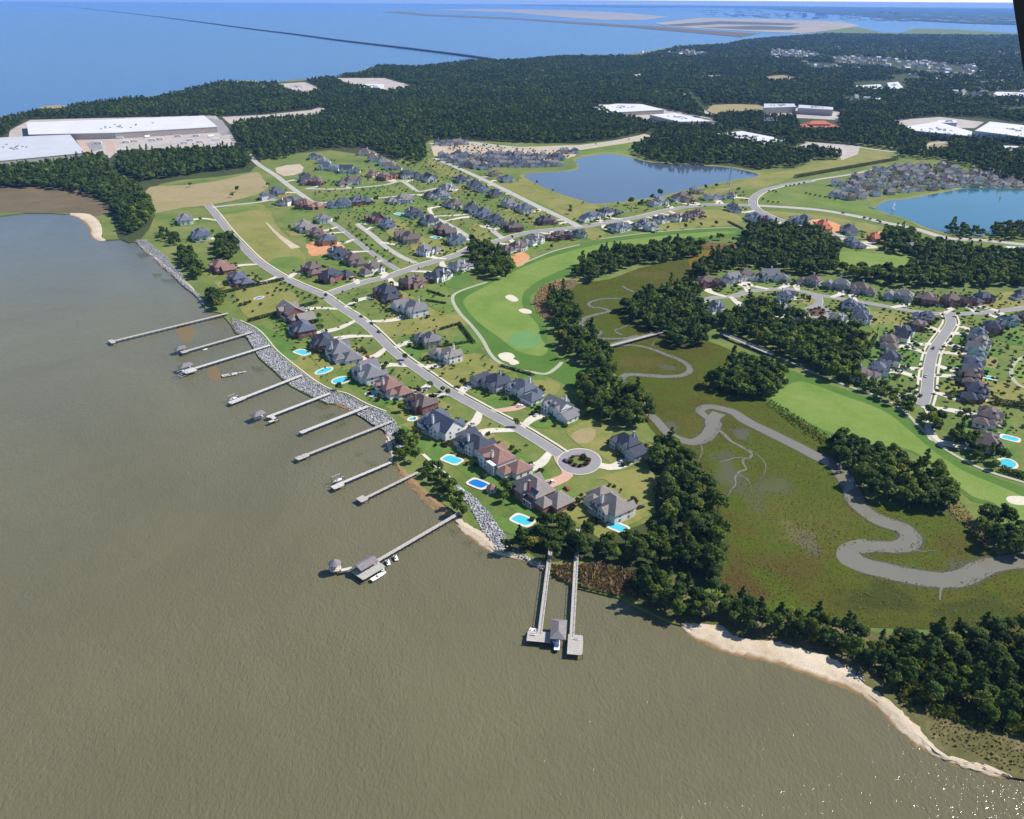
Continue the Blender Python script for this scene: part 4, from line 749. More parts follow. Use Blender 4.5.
# tall reeds and low scrub on the shore: nobody could count the stems
def neighbourhood_bushes(polys, spacing, lo, hi):
    P = scatter(polys, spacing); P = P[road_dist(P) > 6]; return [(x, y, random.uniform(lo, hi), random.uniform(lo, hi) * .95, 'b') for x, y in P]
def reeds(name, polys, spacing, hgt, mname, label, excl=(), flat=False):
    P = scatter(polys, spacing, excl); n = len(P); r = rng
    C = np.c_[P, np.full(n, LZ + hgt * (.45 if not flat else .25))]; C[:, 2] += r.uniform(-.25, .25, n) * hgt
    a = r.uniform(0, 6.28, n); nn = np.stack([np.cos(a), np.sin(a), r.uniform(.1, .7, n) + (2.0 if flat else 0)], 1)
    V = leaf_quads(C, nn, hgt * .55, r); o = bpy.data.objects.new(name, quads_mesh(name, V, mname)); COL.objects.link(o); tag(o, label, 'reeds', kind='stuff'); return o
reeds('reeds', [[(579,566),(600,564),(643,574),(645,594),(620,597),(600,592),(580,587)],[(548,566),(574,565),(574,586),(560,578),(550,571)]], .8, 2.0, 'leaf_brown', 'tall brown reeds at the foot of the long twin piers')
reeds('reeds', [[(540,288),(556,281),(572,282),(566,292),(556,300),(554,314),(546,320),(536,312),(534,300)],[(692,244),(735,244),(740,248),(700,250)],[(936,490),(952,496),(972,516),(992,540),(984,546),(962,524),(944,506)]], 1.3, 1.6, 'leaf_brown', 'brown reed beds along the edges of the marsh')
reeds('scrub', [[(930,716),(960,724),(1000,738),(1040,748),(1040,776),(1000,772),(985,758),(955,748),(934,740)]], 1.7, 1.3, 'leaf_brown', 'brown scrub on the sandy point at the lower right')
reeds('scrub', [[(880,640),(940,636),(1040,634),(1040,745),(980,728),(930,716),(905,700),(895,676)],[(735,634),(760,632),(800,640),(840,652),(866,668),(888,688),(905,706),(918,716),(900,690),(860,655),(800,632)]], 1.15, 2.3, 'leaf_shrub', 'low green scrub behind the sandy beach')
reeds('scrub', [[(772,400),(800,418),(825,434),(840,446),(836,452),(815,440),(790,424),(766,404)]], 1.6, 1.7, 'leaf_shrub', 'line of low bushes between the lower fairway and the creek')
reeds('algae', [[(312,404),(322,402),(332,407),(322,410)],[(318,417),(330,413),(338,414),(326,420)],[(333,426),(345,421),(348,424),(338,428)],[(355,451),(362,452),(364,455),(358,456)],[(363,460),(376,461),(378,466),(370,466)],[(250,366),(262,366),(268,371),(256,372)],[(137,254),(147,252),(150,256),(140,258)],[(152,274),(162,273),(162,276),(154,277)],[(160,279),(176,279),(177,283),(164,282)],[(446,527),(460,531),(455,537)],[(463,541),(475,540),(471,548)],[(474,551),(485,549),(482,557)]], .8, .5, 'leaf_light', 'green weed mats in the shallows between the piers')

_mud = [disc_px(728,472,13,13), disc_px(742,434,7,5), disc_px(672,427,5,6), disc_px(775,485,14,6), disc_px(669,368,7,3), disc_px(950,510,9,5)]
_water_px = [disc_px(700,470,1,1)]
def off_water(polys):     # keep the tufts off the creeks
    return [[(640,402),(650,420),(676,443),(694,446),(712,436),(718,424),(724,414),(746,427),(770,438),(812,460),(832,472),(844,486),(852,506),(868,520),(888,529),(904,535),(904,540),(860,543),(842,548),(834,556),(846,570),(888,578),(946,588),(990,572),(1024,567),(1024,553),(985,560),(966,569),(946,573),(900,569),(866,558),(866,550),(905,549),(917,540),(912,528),(880,516),(864,504),(856,486),(842,464),(800,441),(770,426),(738,409),(712,403),(698,409),(708,424),(700,434),(682,433),(662,420),(646,400)]]
reeds('marsh_tufts', [MARSH], 1.45, .85, 'leaf_marsh', 'tufts of olive green grass all over the tidal marsh', _mud + off_water(0), True)
reeds('marsh_tufts', [[(708,580),(728,560),(760,560),(800,566),(800,590),(770,606),(740,604)],[(690,450),(708,460),(722,500),(728,540),(716,520),(700,490)],[(940,540),(980,548),(970,556),(940,552)],[(800,520),(840,530),(836,560),(800,556),(790,536)]], 1.9, .85, 'leaf_rust', 'rust brown tufts on the drier parts of the marsh', off_water(0), True)
# ------------------------------------------------------------------ houses
ROOF = {'s': ('roof_slate', 'slate-blue'), 'n': ('roof_dark', 'near-black'), 'b': ('roof_brown', 'brown'), 't': ('roof_tan', 'tan-grey'), 'g': ('roof_grey', 'grey'), 'r': ('roof_red', 'red-brown'), 'l': ('roof_lilac', 'lilac-grey'), 'e': ('roof_teal', 'teal-grey'), 'o': ('roof_orange', 'orange')}
WALL = {'w': ('wall_white', 'white'), 'k': ('wall_brick', 'red brick'), 't': ('wall_tan', 'tan brick'), 'g': ('wall_grey', 'grey stone'), 'y': ('wall_yellow', 'yellow'), 'c': ('wall_clay', 'bare orange')}
WINDOWS = {}
def window_mesh(w_, h_):
    k = (round(w_, 1), round(h_, 1))
    if k not in WINDOWS:
        mb = MB(); a, b = k[0] / 2, k[1]
        mb.box(-a - .12, a + .12, -.05, .0, -.12, b + .12, 'trim_white'); mb.box(-a, a, -.08, -.051, 0, b, 'glass_dark'); mb.box(-.035, .035, -.10, -.081, 0, b, 'trim_white'); mb.box(-a, -.037, -.10, -.081, b * .5 - .035, b * .5 + .035, 'trim_white'); mb.box(.037, a, -.10, -.081, b * .5 - .035, b * .5 + .035, 'trim_white')
        WINDOWS[k] = mb.mesh('window')
    return WINDOWS[k]
_d = MB(); _d.box(-1.0, 1.0, -.06, 0, 0, 2.7, 'trim_white'); _d.box(-.6, .6, -.12, -.061, 0.05, 2.3, 'door_dark'); DOOR = _d.mesh('door')
_g = MB(); _g.box(-1.5, 1.5, -.06, 0, 0, 2.5, 'trim_white'); _g.box(-1.3, 1.3, -.10, -.061, 0.03, 2.25, 'garage_white'); [_g.box(-1.3, 1.3, -.115, -.101, z - .02, z + .02, 'metal') for z in (.6, 1.15, 1.7)]; GARAGE = _g.mesh('garage_door')

def house(x, y, wpx, roof, wall, style=None, detail=2, seed=0, rot=None, mirror=None, scale_d=None, name='house', solar=False):
    """a house whose roof the photograph shows centred at (x, y) and wpx wide"""
    r = random.Random(seed * 31 + 5); RM = ROOF[roof][0]; WM = WALL[wall][0]
    p = at(x, y, LZ + 5.2); sc = mpp(x, y)
    W = min(44, max(11, wpx * sc * (1.14 if wpx >= 22 else (1.24 if wpx > 12 else 1.1)))); D = scale_d or max(10.5, min(21, W * r.uniform(.58, .70)))
    if rot is None:
        best = (1e9, None)
        for L in ROADS:
            for a, b in zip(L[:-1], L[1:]):
                ab = b - a; t = max(0, min(1, float((p[:2] - a) @ ab / (ab @ ab + 1e-9)))); q = a + t * ab; d = np.linalg.norm(p[:2] - q)
                if d < best[0]: best = (d, q, ab)
        if best[0] < 75:
            ab = best[2] / np.linalg.norm(best[2]); nrm = np.array([ab[1], -ab[0]]); f = best[1] - p[:2]
            if nrm @ f < 0: nrm = -nrm
            rot = math.atan2(nrm[1], nrm[0]) + math.pi / 2 + r.uniform(-.08, .08)
        else: rot = r.uniform(-.3, .3)
    base = empty(name, (p[0], p[1], LZ + .1), rot)
    wl, rf, s = MB(), MB(), (1 if (mirror if mirror is not None else r.random() < .5) else -1)
    big = W > 17; style = style if style is not None else r.randint(0, 3)
    e1 = 5.9 if big else 5.2; e0 = 3.3; pt = r.uniform(.66, .86)
    if style == 4: e1, pt = 7.2, .62
    X = lambda a, b: (min(s * a, s * b), max(s * a, s * b))
    wins = []      # (x, y, z, angle, width, height)
    boxes = []
    def block(xa, xb, y0, y1, e, kind='hip', axis='x', pitch=None, ov=.5):
        x0, x1 = X(xa, xb); wl.box(x0, x1, y0, y1, -.5, e - .02, WM); boxes.append((x0, x1, y0, y1, e))
        return rf.hip(x0, x1, y0, y1, e, pitch or pt, RM, ov) if kind == 'hip' else rf.gable(wl, x0, x1, y0, y1, e, pitch or pt, axis, RM, WM, ov)
    mx0, mx1, my0, my1 = -W * .5, W * .14, -D * .30, D * .42        # main block, front at -y
    if style in (0, 3, 4): zr = block(mx0, mx1, my0, my1, e1)
    elif style == 1: zr = block(mx0, mx1, my0, my1, e1, 'gable', 'x')
    else: zr = block(mx0, mx1, my0, my1, e1, 'hip')
    ym = (my0 + my1) / 2
    bw = W * r.uniform(.17, .22)
    block(mx0 + W * .03, mx0 + W * .03 + bw, my0 - 2.2, ym, e1 - .35, 'gable', 'y', pt * 1.12)            # front bay
    if style in (1, 2, 3): block(mx1 - bw * 1.02, mx1 - .25, my0 - 1.3, ym - .3, e1 - .6, 'gable', 'y', pt * 1.2)
    if style in (0, 4) and big: block(-W * .24, -W * .24 + bw * .7, my0 - 1.2, ym - .2, e1 - .2, 'hip', pitch=pt * 1.1)
    block(mx0 + W * .16, mx0 + W * .16 + bw * 1.15, ym, my1 + 2.4, e1 - .45, 'gable' if style != 0 else 'hip', 'y', pt)   # rear bay
    gx0, gx1 = mx1 - .6, W * .5                                         # garage wing
    block(gx0, gx1, -D * .5, D * .16, e0 + (.9 if style in (2, 4) else 0), 'gable' if style in (1, 2) else 'hip', 'y', pt * (.95 if style != 1 else .8))
    if big: block(W * .10, W * .36, D * .05, D * .44, e0 + .5, 'hip', pitch=pt * .9)
    wo = wl.build('wall', base); ro = rf.build('roof', base)
    ch = MB(); cx = s * (mx0 * .3 + mx1 * .7 - 1); ch.box(cx - .7, cx + .7, my1 - 1.9, my1 - .8, e1 - 1, zr + .9, 'wall_brick' if wall in 'kt' else WM); ch.box(cx - .85, cx + .85, my1 - 2.05, my1 - .65, zr + .9, zr + 1.15, 'bridge_concrete'); ch.build('chimney', ro)
    if detail >= 1:
        ng = 2 if detail > 1 else 1; xg = s * (gx0 + gx1) / 2
        for k in range(ng): inst('garage_door', GARAGE, base, (xg + (k - (ng - 1) / 2) * 3.4, -D * .5, 0), 0)
        xd = s * (mx0 * .42 + mx1 * .58); inst('door', DOOR, base, (xd, my0, 0), 0)
    if detail >= 1:
        def wall_row(x0, x1, yy, e, ang, n, axis):
            lv = [(1.0, 1.7)] if e < 4.6 else [(.9, 1.8), (3.9, 1.5)]
            for k in range(n):
                t = (k + .5) / n
                for z, hh in lv:
                    if axis == 'x': wins.append((x0 + (x1 - x0) * t, yy, z, ang, 1.4, hh))
                    else: wins.append((yy, x0 + (x1 - x0) * t, z, ang, 1.4, hh))
        b = boxes[0]; nn = (4 if detail > 1 else 2)
        sx0, sx1 = b[0], b[1]
        wall_row(sx0 + (.2 if s < 0 else bw), sx1 - (bw if s < 0 else .2), b[3], b[4], math.pi, nn, 'x')
        if s > 0: wall_row(b[2] + .5, b[3] - .5, b[0], b[4], -math.pi / 2, 2, 'y')
        else: wall_row(b[2] + .5, b[3] - .5, b[1], b[4], math.pi / 2, 2, 'y')
        fb = boxes[1]; wall_row(fb[0], fb[1], fb[2], fb[4], 0, 2 if detail > 1 else 1, 'x')
        rb = [q for q in boxes if abs(q[3] - (my1 + 2.4)) < .01][0]; wall_row(rb[0], rb[1], rb[3], rb[4], math.pi, 2, 'x')
        if detail > 1:
            gi = [q for q in boxes if abs(q[2] + D * .5) < .01][0]
            if s > 0: wall_row(gi[2] + 1, gi[3] - 1, gi[1], 4.0, math.pi / 2, 2, 'y')
            else: wall_row(gi[2] + 1, gi[3] - 1, gi[0], 4.0, -math.pi / 2, 2, 'y')
        for (wx, wy, wz, ang, ww, hh) in wins: inst('window', window_mesh(ww, hh), base, (wx, wy, wz), ang)
    if detail > 1:
        # dormers on the street slope and a columned porch on the garden side
        if style in (1, 3):
            for k in range(2 if style == 1 else 1):
                dx = s * (mx0 * .55 + mx1 * .45 + (k - .5) * 4.2); dm = MB(); dw = MB()
                dm.gable(dw, dx - 1.0, dx + 1.0, my0 + 1.0, ym - .6, e1 + 1.6, .8, 'y', RM, WM, .25); dw.box(dx - 1.0, dx + 1.0, my0 + 1.0, ym - .6, e1 - .2, e1 + 1.6 - .02, WM)
                o = dw.build('dormer', ro); dm.build('dormer_roof', ro); inst('window', window_mesh(1.0, 1.1), ro, (dx, my0 + 1.0, e1 + .75), 0)
        pm = MB(); px0, px1 = X(mx0 + W * .16 + bw * 1.15 + .3, mx1 - .4)
        if px1 - px0 > 3:
            hp = 3.1 if style != 4 else 6.6
            pm.box(px0, px1, my1 + .02, my1 + 3.2, hp, hp + .3, 'trim_white' if style == 4 else RM); pm.box(px0, px1, my1 + .02, my1 + 3.4, -.3, .18, 'patio')
            n = 5 if style == 4 else 4
            for k in range(n): cxx = px0 + .3 + (px1 - px0 - .6) * k / (n - 1); pm.tube((cxx, my1 + 3.0, .18), (cxx, my1 + 3.0, hp), .2 if style == 4 else .14, .2 if style == 4 else .14, 'trim_white', 6)
            pm.build('porch', base)
    if solar:
        for k in range(2):
            px_ = s * (mx0 + W * .16 + bw * 1.15 + 2.2 + k * 3.4); t_ = 2.6; q = MB(); q.box(-1.5, 1.5, -1.1, 1.1, .10, .17, 'solar_blue')
            for g_ in (-.5, .5): q.box(g_ - .02, g_ + .02, -1.1, 1.1, .171, .18, 'metal')
            o = q.build('solar_panel', ro, (px_, my1 + .5 - t_, e1 + t_ * pt)); o.rotation_euler = (-math.atan(pt), 0, 0)
    base['_w'] = W
    return base, W, D, rot, p

ORD = ['', 'first', 'second', 'third', 'fourth', 'fifth', 'sixth', 'seventh', 'eighth', 'ninth', 'tenth', 'eleventh', 'twelfth', 'thirteenth', 'fourteenth', 'fifteenth', 'sixteenth', 'seventeenth', 'eighteenth', 'nineteenth', 'twentieth']
ROWS = [
 ('waterfront houses along the shore road', '{o} from the roundabout on the water side', [(542,491,50,'t','k',0),(504,460,46,'r','w',4),(473,439,38,'n','w',2),(439.5,421,44,'s','w',1),(420,399,32,'b','k',0),(393,386,32,'r','w',3),(369,369,38,'g','w',2),(343,351,36,'g','w',0),(323.5,339,32,'n','k',0),(302,326,30,'s','k',0),(295,312,40,'t','k',1),(240,278,26,'s','k',0),(222,266,24,'r','k',2),(200.5,233,27,'s','w',0),(185,218,22,'g','w',3)]),
 ('houses on the golf side of the shore road', '{o} from the roundabout on the golf side', [(608,500,46,'t','w',3),(630,444,34,'n','g',2),(562,407,34,'g','w',1),(526,389,36,'s','w',3),(491,379,32,'n','g',2),(446,352,28,'t','w',3),(428,337,26,'g','t',0),(410,306,34,'g','w',2),(388,292,28,'n','k',0)]),
 ('houses on the golf side of the boulevard', '{o} along the boulevard on its golf side', [(414,280,26,'b','k',3),(440,273,26,'n','w',2),(462,264,20,'g','w',0),(514,246,20,'b','w',0),(532,239,20,'g','w',3),(555,235,15,'b','k',3),(565,234.5,13,'n','k',0),(576,233,15,'n','w',2),(621,226,19,'s','w',3),(641,223,15,'s','w',0),(652,225,13,'g','w',1),(662,218,14,'n','w',2),(678,216,14,'b','w',3),(687,216,12,'n','t',0),(695,213,14,'b','t',2),(734.5,207,13,'n','w',0),(754,216,17,'s','w',2),(769,219,12,'s','k',0)]),
 ('houses near the corner of shore road and boulevard', '{o} up the street behind the corner', [(336,274,27,'n','k',0),(313,268,23,'b','k',0),(371,268,20,'b','w',3),(355,259,21,'b','t',0),(339,252,21,'n','w',2),(327,238,22,'s','c',0),(318,232,17,'b','t',3),(306,226,24,'t','w',2),(322.5,217,16,'g','w',3)]),
 ('houses on the upper short street', '{o} on the inner street by the green lots', [(429,249,18,'g','w',3),(407,236,27,'b','t',2),(387.5,223,18,'s','w',0),(375,217,17,'b','k',1),(415,212,18,'n','w',3),(428.5,219,19,'n','w',2),(444.5,229,21,'b','k',2),(456,238,22,'s','w',1)]),
 ('houses of the inner cross street', '{o} from the left on the inner cross street', [(309,204,20,'r','k',0),(339,203,19,'s','w',0),(361,200,18,'s','k',0),(400,199,22,'t','w',0),(437,193,18,'n','w',0),(449,187,16,'g','w',3),(461,177.5,16,'n','w',0),(474,184,16,'n','w',2),(482,188,13,'s','w',1),(494.5,192.5,14,'n','t',2)]),
 ('houses by the upper left road', '{o} from the field by the upper left road', [(267,195,12,'s','w',0),(277,191,13,'s','t',2),(283,201,13,'b','w',0),(295,200,15,'s','k',0),(305,177,14,'n','t',2),(312,181,17,'b','k',3),(324,160,12,'g','w',0),(316,156,12,'n','w',0),(330,166.5,17,'s','w',2),(350,169,16,'n','w',1),(349,180.5,19,'b','w',3)]),
 ('houses in front of the dark wood', '{o} from the left below the dark wood', [(367.5,152,14,'b','w',0),(376,158,13,'b','w',2),(387,162,14,'l','w',0),(393,166,14,'b','w',3),(372,173,12,'b','t',0),(388,175.5,17,'b','k',2),(410,174,16,'n','w',0),(427,177,18,'n','w',1)]),
 ('houses between the parkway and the inner street', '{o} from the top between parkway and inner street', [(439,195,17,'g','w',0),(452,203,16,'b','w',0),(472.5,207.5,16,'n','w',2),(484,213,17,'s','w',3),(496,219,17,'n','w',0),(512,225,22,'b','k',3),(511,203,17,'g','w',0),(524,207,17,'s','w',2),(543,219,15,'n','k',3),(552,219,12,'b','t',0),(494,172.5,12,'b','y',2),(506,177.5,14,'s','w',0)]),
 ('houses between boulevard and left pond', '{o} along the near shore of the left pond', [(589,216,18,'s','w',2),(609.5,211,18,'n','w',0),(658,201,16,'g','w',3),(680,196,15,'b','w',2),(689,198,11,'b','t',0),(696.5,190,12,'g','y',0),(711,196,12,'g','w',0),(720.5,195.5,10,'l','w',2),(732,194,10,'b','w',0)]),
 ('houses of the small estate right of the curve', '{o} on the small estate past the curve', [(801,218,15,'s','w',2),(824,225,15,'o','c',0),(827,235,12,'s','w',3),(850.5,229,15,'n','w',2),(855,242,16,'s','w',0),(875,236,12,'o','c',2),(915,246,16,'l','t',3),(948,247,12,'l','w',0)]),
 ('houses on the upper side of the right-hand close', '{o} from the left above the close', [(710.5,281,19,'b','k',2),(730,278,18,'g','w',1),(750.5,274.5,20,'b','w',3),(775,275,21,'g','w',1),(809.5,279,17,'b','g',0),(837,283,19,'g','g',2),(864,288,19,'b','g',0),(899,294,21,'g','g',2),(928,296,24,'b','k',3),(956,299,22,'b','k',2),(981,297,20,'n','k',0),(1020,293,14,'n','w',0)]),
 ('houses on the lower side of the right-hand close', '{o} from the left below the close', [(713,306,18,'s','w',0),(751,303,11,'b','w',2),(782,307,13,'g','w',0),(787,294,17,'s','w',2),(804,318,19,'t','w',1),(836,319,19,'g','w',3),(854,304,16,'s','w',0),(862,315,20,'s','w',2)]),
 ('houses on the left of the right-hand street', '{o} down the left of the right-hand street', [(924,314,15,'s','w',0),(919,322,15,'b','k',3),(904,332,20,'n','w',2),(890,341,20,'b','w',0),(892,356,22,'n','w',3),(880,366,20,'s','w',2),(866,372,21,'b','w',0)]),
 ('houses on the right of the right-hand street', '{o} down the right of the right-hand street', [(1021,315,13,'b','k',0),(1009,319,15,'e','w',2),(993,325,20,'n','k',3),(977,333,17,'s','w',0),(979,343,20,'t','w',2),(976,354,21,'e','w',0),(973,364.5,21,'s','w',2),(972,376,22,'b','k',3),(975,391,28,'n','k',0),(988,416,30,'b','w',3),(988,438,32,'b','w',0)]),
]
HOUSES = []; n_h = 0
DRIVE = MB(); _dz = 0
for group, phrase, L in ROWS:
    for k, (x, y, wp, rc, wc, st) in enumerate(L):
        n_h += 1; det = 2 if wp >= 26 else (1 if wp >= 15 else 0)
        base, W, D, rot, p = house(x, y, wp, rc, wc, st, det, n_h, solar=(n_h == 1))
        size = 'large ' if W > 26 else ('small ' if W < 16 else '')
        half = ' half-built' if wc == 'c' else ''
        lab = f"{size}{WALL[wc][1]}{half} house with {ROOF[rc][1]} roof, " + phrase.format(o=ORD[k + 1])
        tag(base, lab[:1].lower() + lab[1:], 'house', group); HOUSES.append((base, W, D, rot, p, wp, st))
        del base['_w']
        # driveway from the garage to the nearest road
        f = np.array([math.sin(rot), -math.cos(rot)]); best = None
        g = p[:2] + f * D * .5
        for R_ in ROADS:
            d = np.linalg.norm(R_ - g, axis=1); i = int(d.argmin())
            if best is None or d[i] < best[0]: best = (d[i], R_[i])
        if best[0] < 55:
            q = best[1]; _dz += 1; sid = np.array([math.cos(rot), math.sin(rot)]) * W * .3 * (1 if n_h % 2 else -1)
            a = g - f * 1.0 + sid; b = a + f * max(2.0, (best[0]) * .45); c_ = q + (a - q) * .14
            ribbon_mb(DRIVE, smooth([a, b, c_, q], False, 4), [9.5, 7, 4.4, 4.6], Z(7) + .0006 * (_dz % 60), 'pink_paving' if n_h in (1, 16, 19) else 'concrete', 0, .02)
PARKED = [(h, ph.format(o=ORD[k + 1])) for h, (ph, k) in zip(HOUSES, [(ph, k) for g_, ph, L in ROWS for k in range(len(L))])]
o = DRIVE.build('driveway'); o['kind'] = 'structure'

# solar panels on the roof of the house nearest the roundabout: dark blue, flush with the slopes
b0, W0, D0, r0, p0, _, _ = HOUSES[0]

# plots: shrubs and small trees in the gardens
def garden_shrubs():
    n = 0; out = []
    for (base, W, D, rot, p, wp, st), gname in zip(HOUSES, [g for g, ph, L in ROWS for _ in L]):
        r = random.Random(int(p[0] * 7 + p[1])); m_ = 9 if wp >= 26 else (7 if wp >= 15 else 3)
        if wp < 11: continue
        for k in range(m_):
            side = r.choice((-1, 1)); lx = r.uniform(-.55, .55) * W; ly = -D * .5 - r.uniform(2, 9) if r.random() < .65 else D * .5 + r.uniform(3, 8)
            if r.random() < .3: lx = side * (W * .5 + r.uniform(1.5, 4)); ly = r.uniform(-.5, .5) * D
            q = p[:2] + np.array([math.cos(rot) * lx - math.sin(rot) * ly, math.sin(rot) * lx + math.cos(rot) * ly])
            if road_dist(q[None])[0] < 6.5: continue
            out.append((q[0], q[1], r.uniform(1.0, 2.3), gname))
    return out
GS = garden_shrubs()
SHRUB_REST = []
def near_key(g): return np.hypot(g[0], g[1]) / g[2]
GS.sort(key=near_key)
for x, y, s, g in GS[:150]:
    o = inst('shrub', random.choice(SHRUBS), None, (x, y, LZ + .1), random.uniform(0, 6.28), (s, s, s * random.uniform(.9, 1.4)))
    tag(o, 'round shrub by the ' + g, 'shrub', 'shrubs by the ' + g)
SHRUB_REST += [(x, y, s / 4.2, s / 5.0, 'b') for x, y, s, g in GS[150:]]
# the plots themselves: each kept greener or drier
LOTS = {k: MB() for k in ('lawn_green', 'lawn_olive', 'lawn_mid')}
for i, (base, W, D, rot, p, wp, st) in enumerate(HOUSES):
    r = random.Random(i * 13 + 1); k = r.choices(('lawn_green', 'lawn_olive', 'lawn_mid'), (.42, .24, .34))[0]
    a, f, b_ = W * .5 + r.uniform(1.5, 4.5), D * .5 + r.uniform(6, 11), D * .5 + r.uniform(7, 14)
    c, s = math.cos(rot), math.sin(rot); q = []
    for u, v in ((-a, -f), (0, -f - .5), (a, -f), (a + .5, 0), (a, b_), (0, b_ + .7), (-a, b_), (-a - .4, 0)): q.append((p[0] + u * c - v * s, p[1] + u * s + v * c))
    Q, _ = pix(np.array(q))
    if in_poly(Q, POND1).any() or in_poly(Q, MARSH).any() or not in_poly(Q, LAND).all(): continue
    LOTS[k].prism(q, Z(3.3) - .02, Z(3.3) + .00005 * i, k)
for k, m_ in LOTS.items(): o = m_.build('lawn'); o['kind'] = 'structure'
# dense villas above the right-hand pond and terraces left of the first pond
k = 0
def villa(x, y, wpx, rc, lab, grp, seed, rot, cat='house'):
    b, W, D, r_, p = house(x, y, wpx, rc, 'w' if seed % 3 else 't', seed % 4, 0, 900 + seed, rot=rot); del b['_w']; tag(b, lab, cat, grp); return b
VR = [[(834,193),(843,194.5),(852,195.5),(862,194),(876,191.5),(890,190),(904,188.5),(918,187),(932,186),(946,184.5),(960,183.5),(975,182.8),(990,182.6),(1004,183),(1018,183.6)],
      [(846,187),(858,188.5),(870,186),(882,184),(894,183),(908,182),(922,180.5),(936,180),(950,178.5),(964,178),(978,177),(993,177.5),(1008,179)],
      [(838,182),(852,181.5),(866,180),(880,178),(892,177),(905,176),(918,175),(932,174.5),(946,173.5),(960,173),(976,171.5),(990,172),(1002,173.5)],
      [(858,175.5),(872,173.5),(886,171.5),(898,170.5),(912,169.8),(926,169),(940,168.5),(954,168)],
      [(880,168),(894,166.8),(908,165.5),(922,165.2),(946,164.6)]]
s_ = 0
for row in VR:
    for x, y in row:
        s_ += 1; villa(x + random.uniform(-1.5, 1.5), y, 11.3, 'lglbl'[s_ % 5], 'small lilac-roofed villa packed close among others above the teal pond' if 'lglbl'[s_ % 5] == 'l' else ('small grey-roofed villa packed close among others above the teal pond' if 'lglbl'[s_ % 5] == 'g' else 'small brown-roofed villa packed close among others above the teal pond'), {'l': 'lilac', 'g': 'grey', 'b': 'brown'}['lglbl'[s_ % 5]] + '-roofed villas above the teal pond', s_, random.choice((0, 0, 1.57, -1.57, .3)))
TR = [[(440,142),(447,142.5),(454.5,142),(462,141.5)],[(446,157.5),(453,159.5),(460,161.5),(444,154),(466,164)],[(468,154.5),(475,156),(482,157.6),(456,153),(461,156.5)],[(472,163.5),(479,165),(486,166)],
      [(488,153.2),(494.5,153.6),(501,153.9),(507.5,154.1),(514,154.3),(520.5,154.6),(527,155),(533.5,155.6)],[(489,158.2),(496,158.6),(503,158.8),(510,159),(517,159.2),(524,159.4),(531,159.8),(538,160)],[(494,162.6),(501,163),(508,163.2),(515,163.4),(522,163.4),(529,163.4),(536,163.4),(543,163.4),(550,163.2),(557,162.7)],[(546,155),(553,155.5),(559,157)],[(562,150.5),(568,150.5),(573,150.5)]]
for row in TR:
    for x, y in row:
        s_ += 1; cc = 'slgn'[s_ % 4]
        villa(x, y, 11.0, cc, f'narrow {ROOF[cc][1]}-roofed row house in the dense terraces left of the first pond', f'{ROOF[cc][1]}-roofed row houses left of the first pond', s_, 0.15)
# ------------------------------------------------------------------ pools
def pool(x, y, wpx, hpx, label, deep=False, oval=False, rot=None, deckm='patio'):
    p = at(x, y); s = mpp(x, y); a = wpx * s / 2; dep = math.atan2(H, np.linalg.norm(p[:2])); b = hpx * s / 2 / math.sin(dep)
    base = empty('swimming_pool', (p[0], p[1], Z(8)), 0)
    n = 22; f = lambda k, e: (math.copysign(abs(math.cos(k)) ** e, math.cos(k)), math.copysign(abs(math.sin(k)) ** e, math.sin(k))); e = 1.0 if oval else .45
    c, s_ = math.cos(rot or -.62), math.sin(rot or -.62)
    R_ = lambda u, v: (u * c - v * s_, u * s_ + v * c)
    if not oval: b = min(b, a * .62)
    rim = [R_((a + 1.5) * f(6.2832 * k / n, e)[0], (b + 1.4) * f(6.2832 * k / n, e)[1]) for k in range(n)]
    inn = [R_(a * f(6.2832 * k / n, e)[0] * (1 + .12 * math.sin(12.57 * k / n)), b * f(6.2832 * k / n, e)[1]) for k in range(n)]
    mb = MB(); vs = [(*q, .10) for q in rim] + [(*q, .10) for q in inn] + [(*q, -.2) for q in rim] + [(*q, -.1) for q in inn]
    fs = [(k, (k + 1) % n, n + (k + 1) % n, n + k) for k in range(n)] + [(2 * n + k, 2 * n + (k + 1) % n, (k + 1) % n, k) for k in range(n)] + [(n + k, n + (k + 1) % n, 3 * n + (k + 1) % n, 3 * n + k) for k in range(n)]
    mb.add(vs, fs, deckm); mb.build('deck', base)
    mb = MB(); mb.add([(*q, .03) for q in inn], [tuple(range(n))], 'pool_water_deep' if deep else 'pool_water'); mb.build('pool_water', base)
    tag(base, label, 'pool', 'swimming pools')
for a in [(302.5,352.5,15,8,'turquoise pool behind the near-black roofed house, nearest the pier rocks bend'),(324,371,9,7.5,'small round turquoise pool, upper of the two side by side behind grey houses',False,True),(341,380.5,13,7.5,'oval turquoise pool, lower of the two side by side behind grey houses',False,True),(373.5,394.5,13,8,'turquoise pool beside the red-brown roofed waterfront house'),(412.5,419,5,4,'tiny turquoise pool below the brown-roofed brick house',False,True),(452,460,18,10,'bright turquoise pool behind the two slate mansions'),(478,484,18,11,'dark blue pool in the shadow of the red-brown roofed mansion',True),(522.5,520.5,20,8.5,'turquoise pool on the garden side of the tan-grey roundabout mansion'),(618,527.5,17,7,'pale teal pool beside trees below the tan-grey house with white walls'),(990,378,10,6,'turquoise pool right of the right-hand street'),(1010,438.5,14,7,'turquoise pool beside the lowest brown-roofed house on the right'),(1007,464,15,9,'irregular turquoise pool, lowest at the right edge by dark bushes',False,True),(769,299.5,8,4,'small turquoise pool beside the middle of the right-hand close'),(436,237.5,10,3.4,'pale pool below the slate house by the inner street'),(400,214.3,11,3.4,'pale pool beside the near-black roofed house of the upper short street'),(259,298,4,3,'little blue garden pond in the lot between two hedges',True,True)]:
    pool(*a)
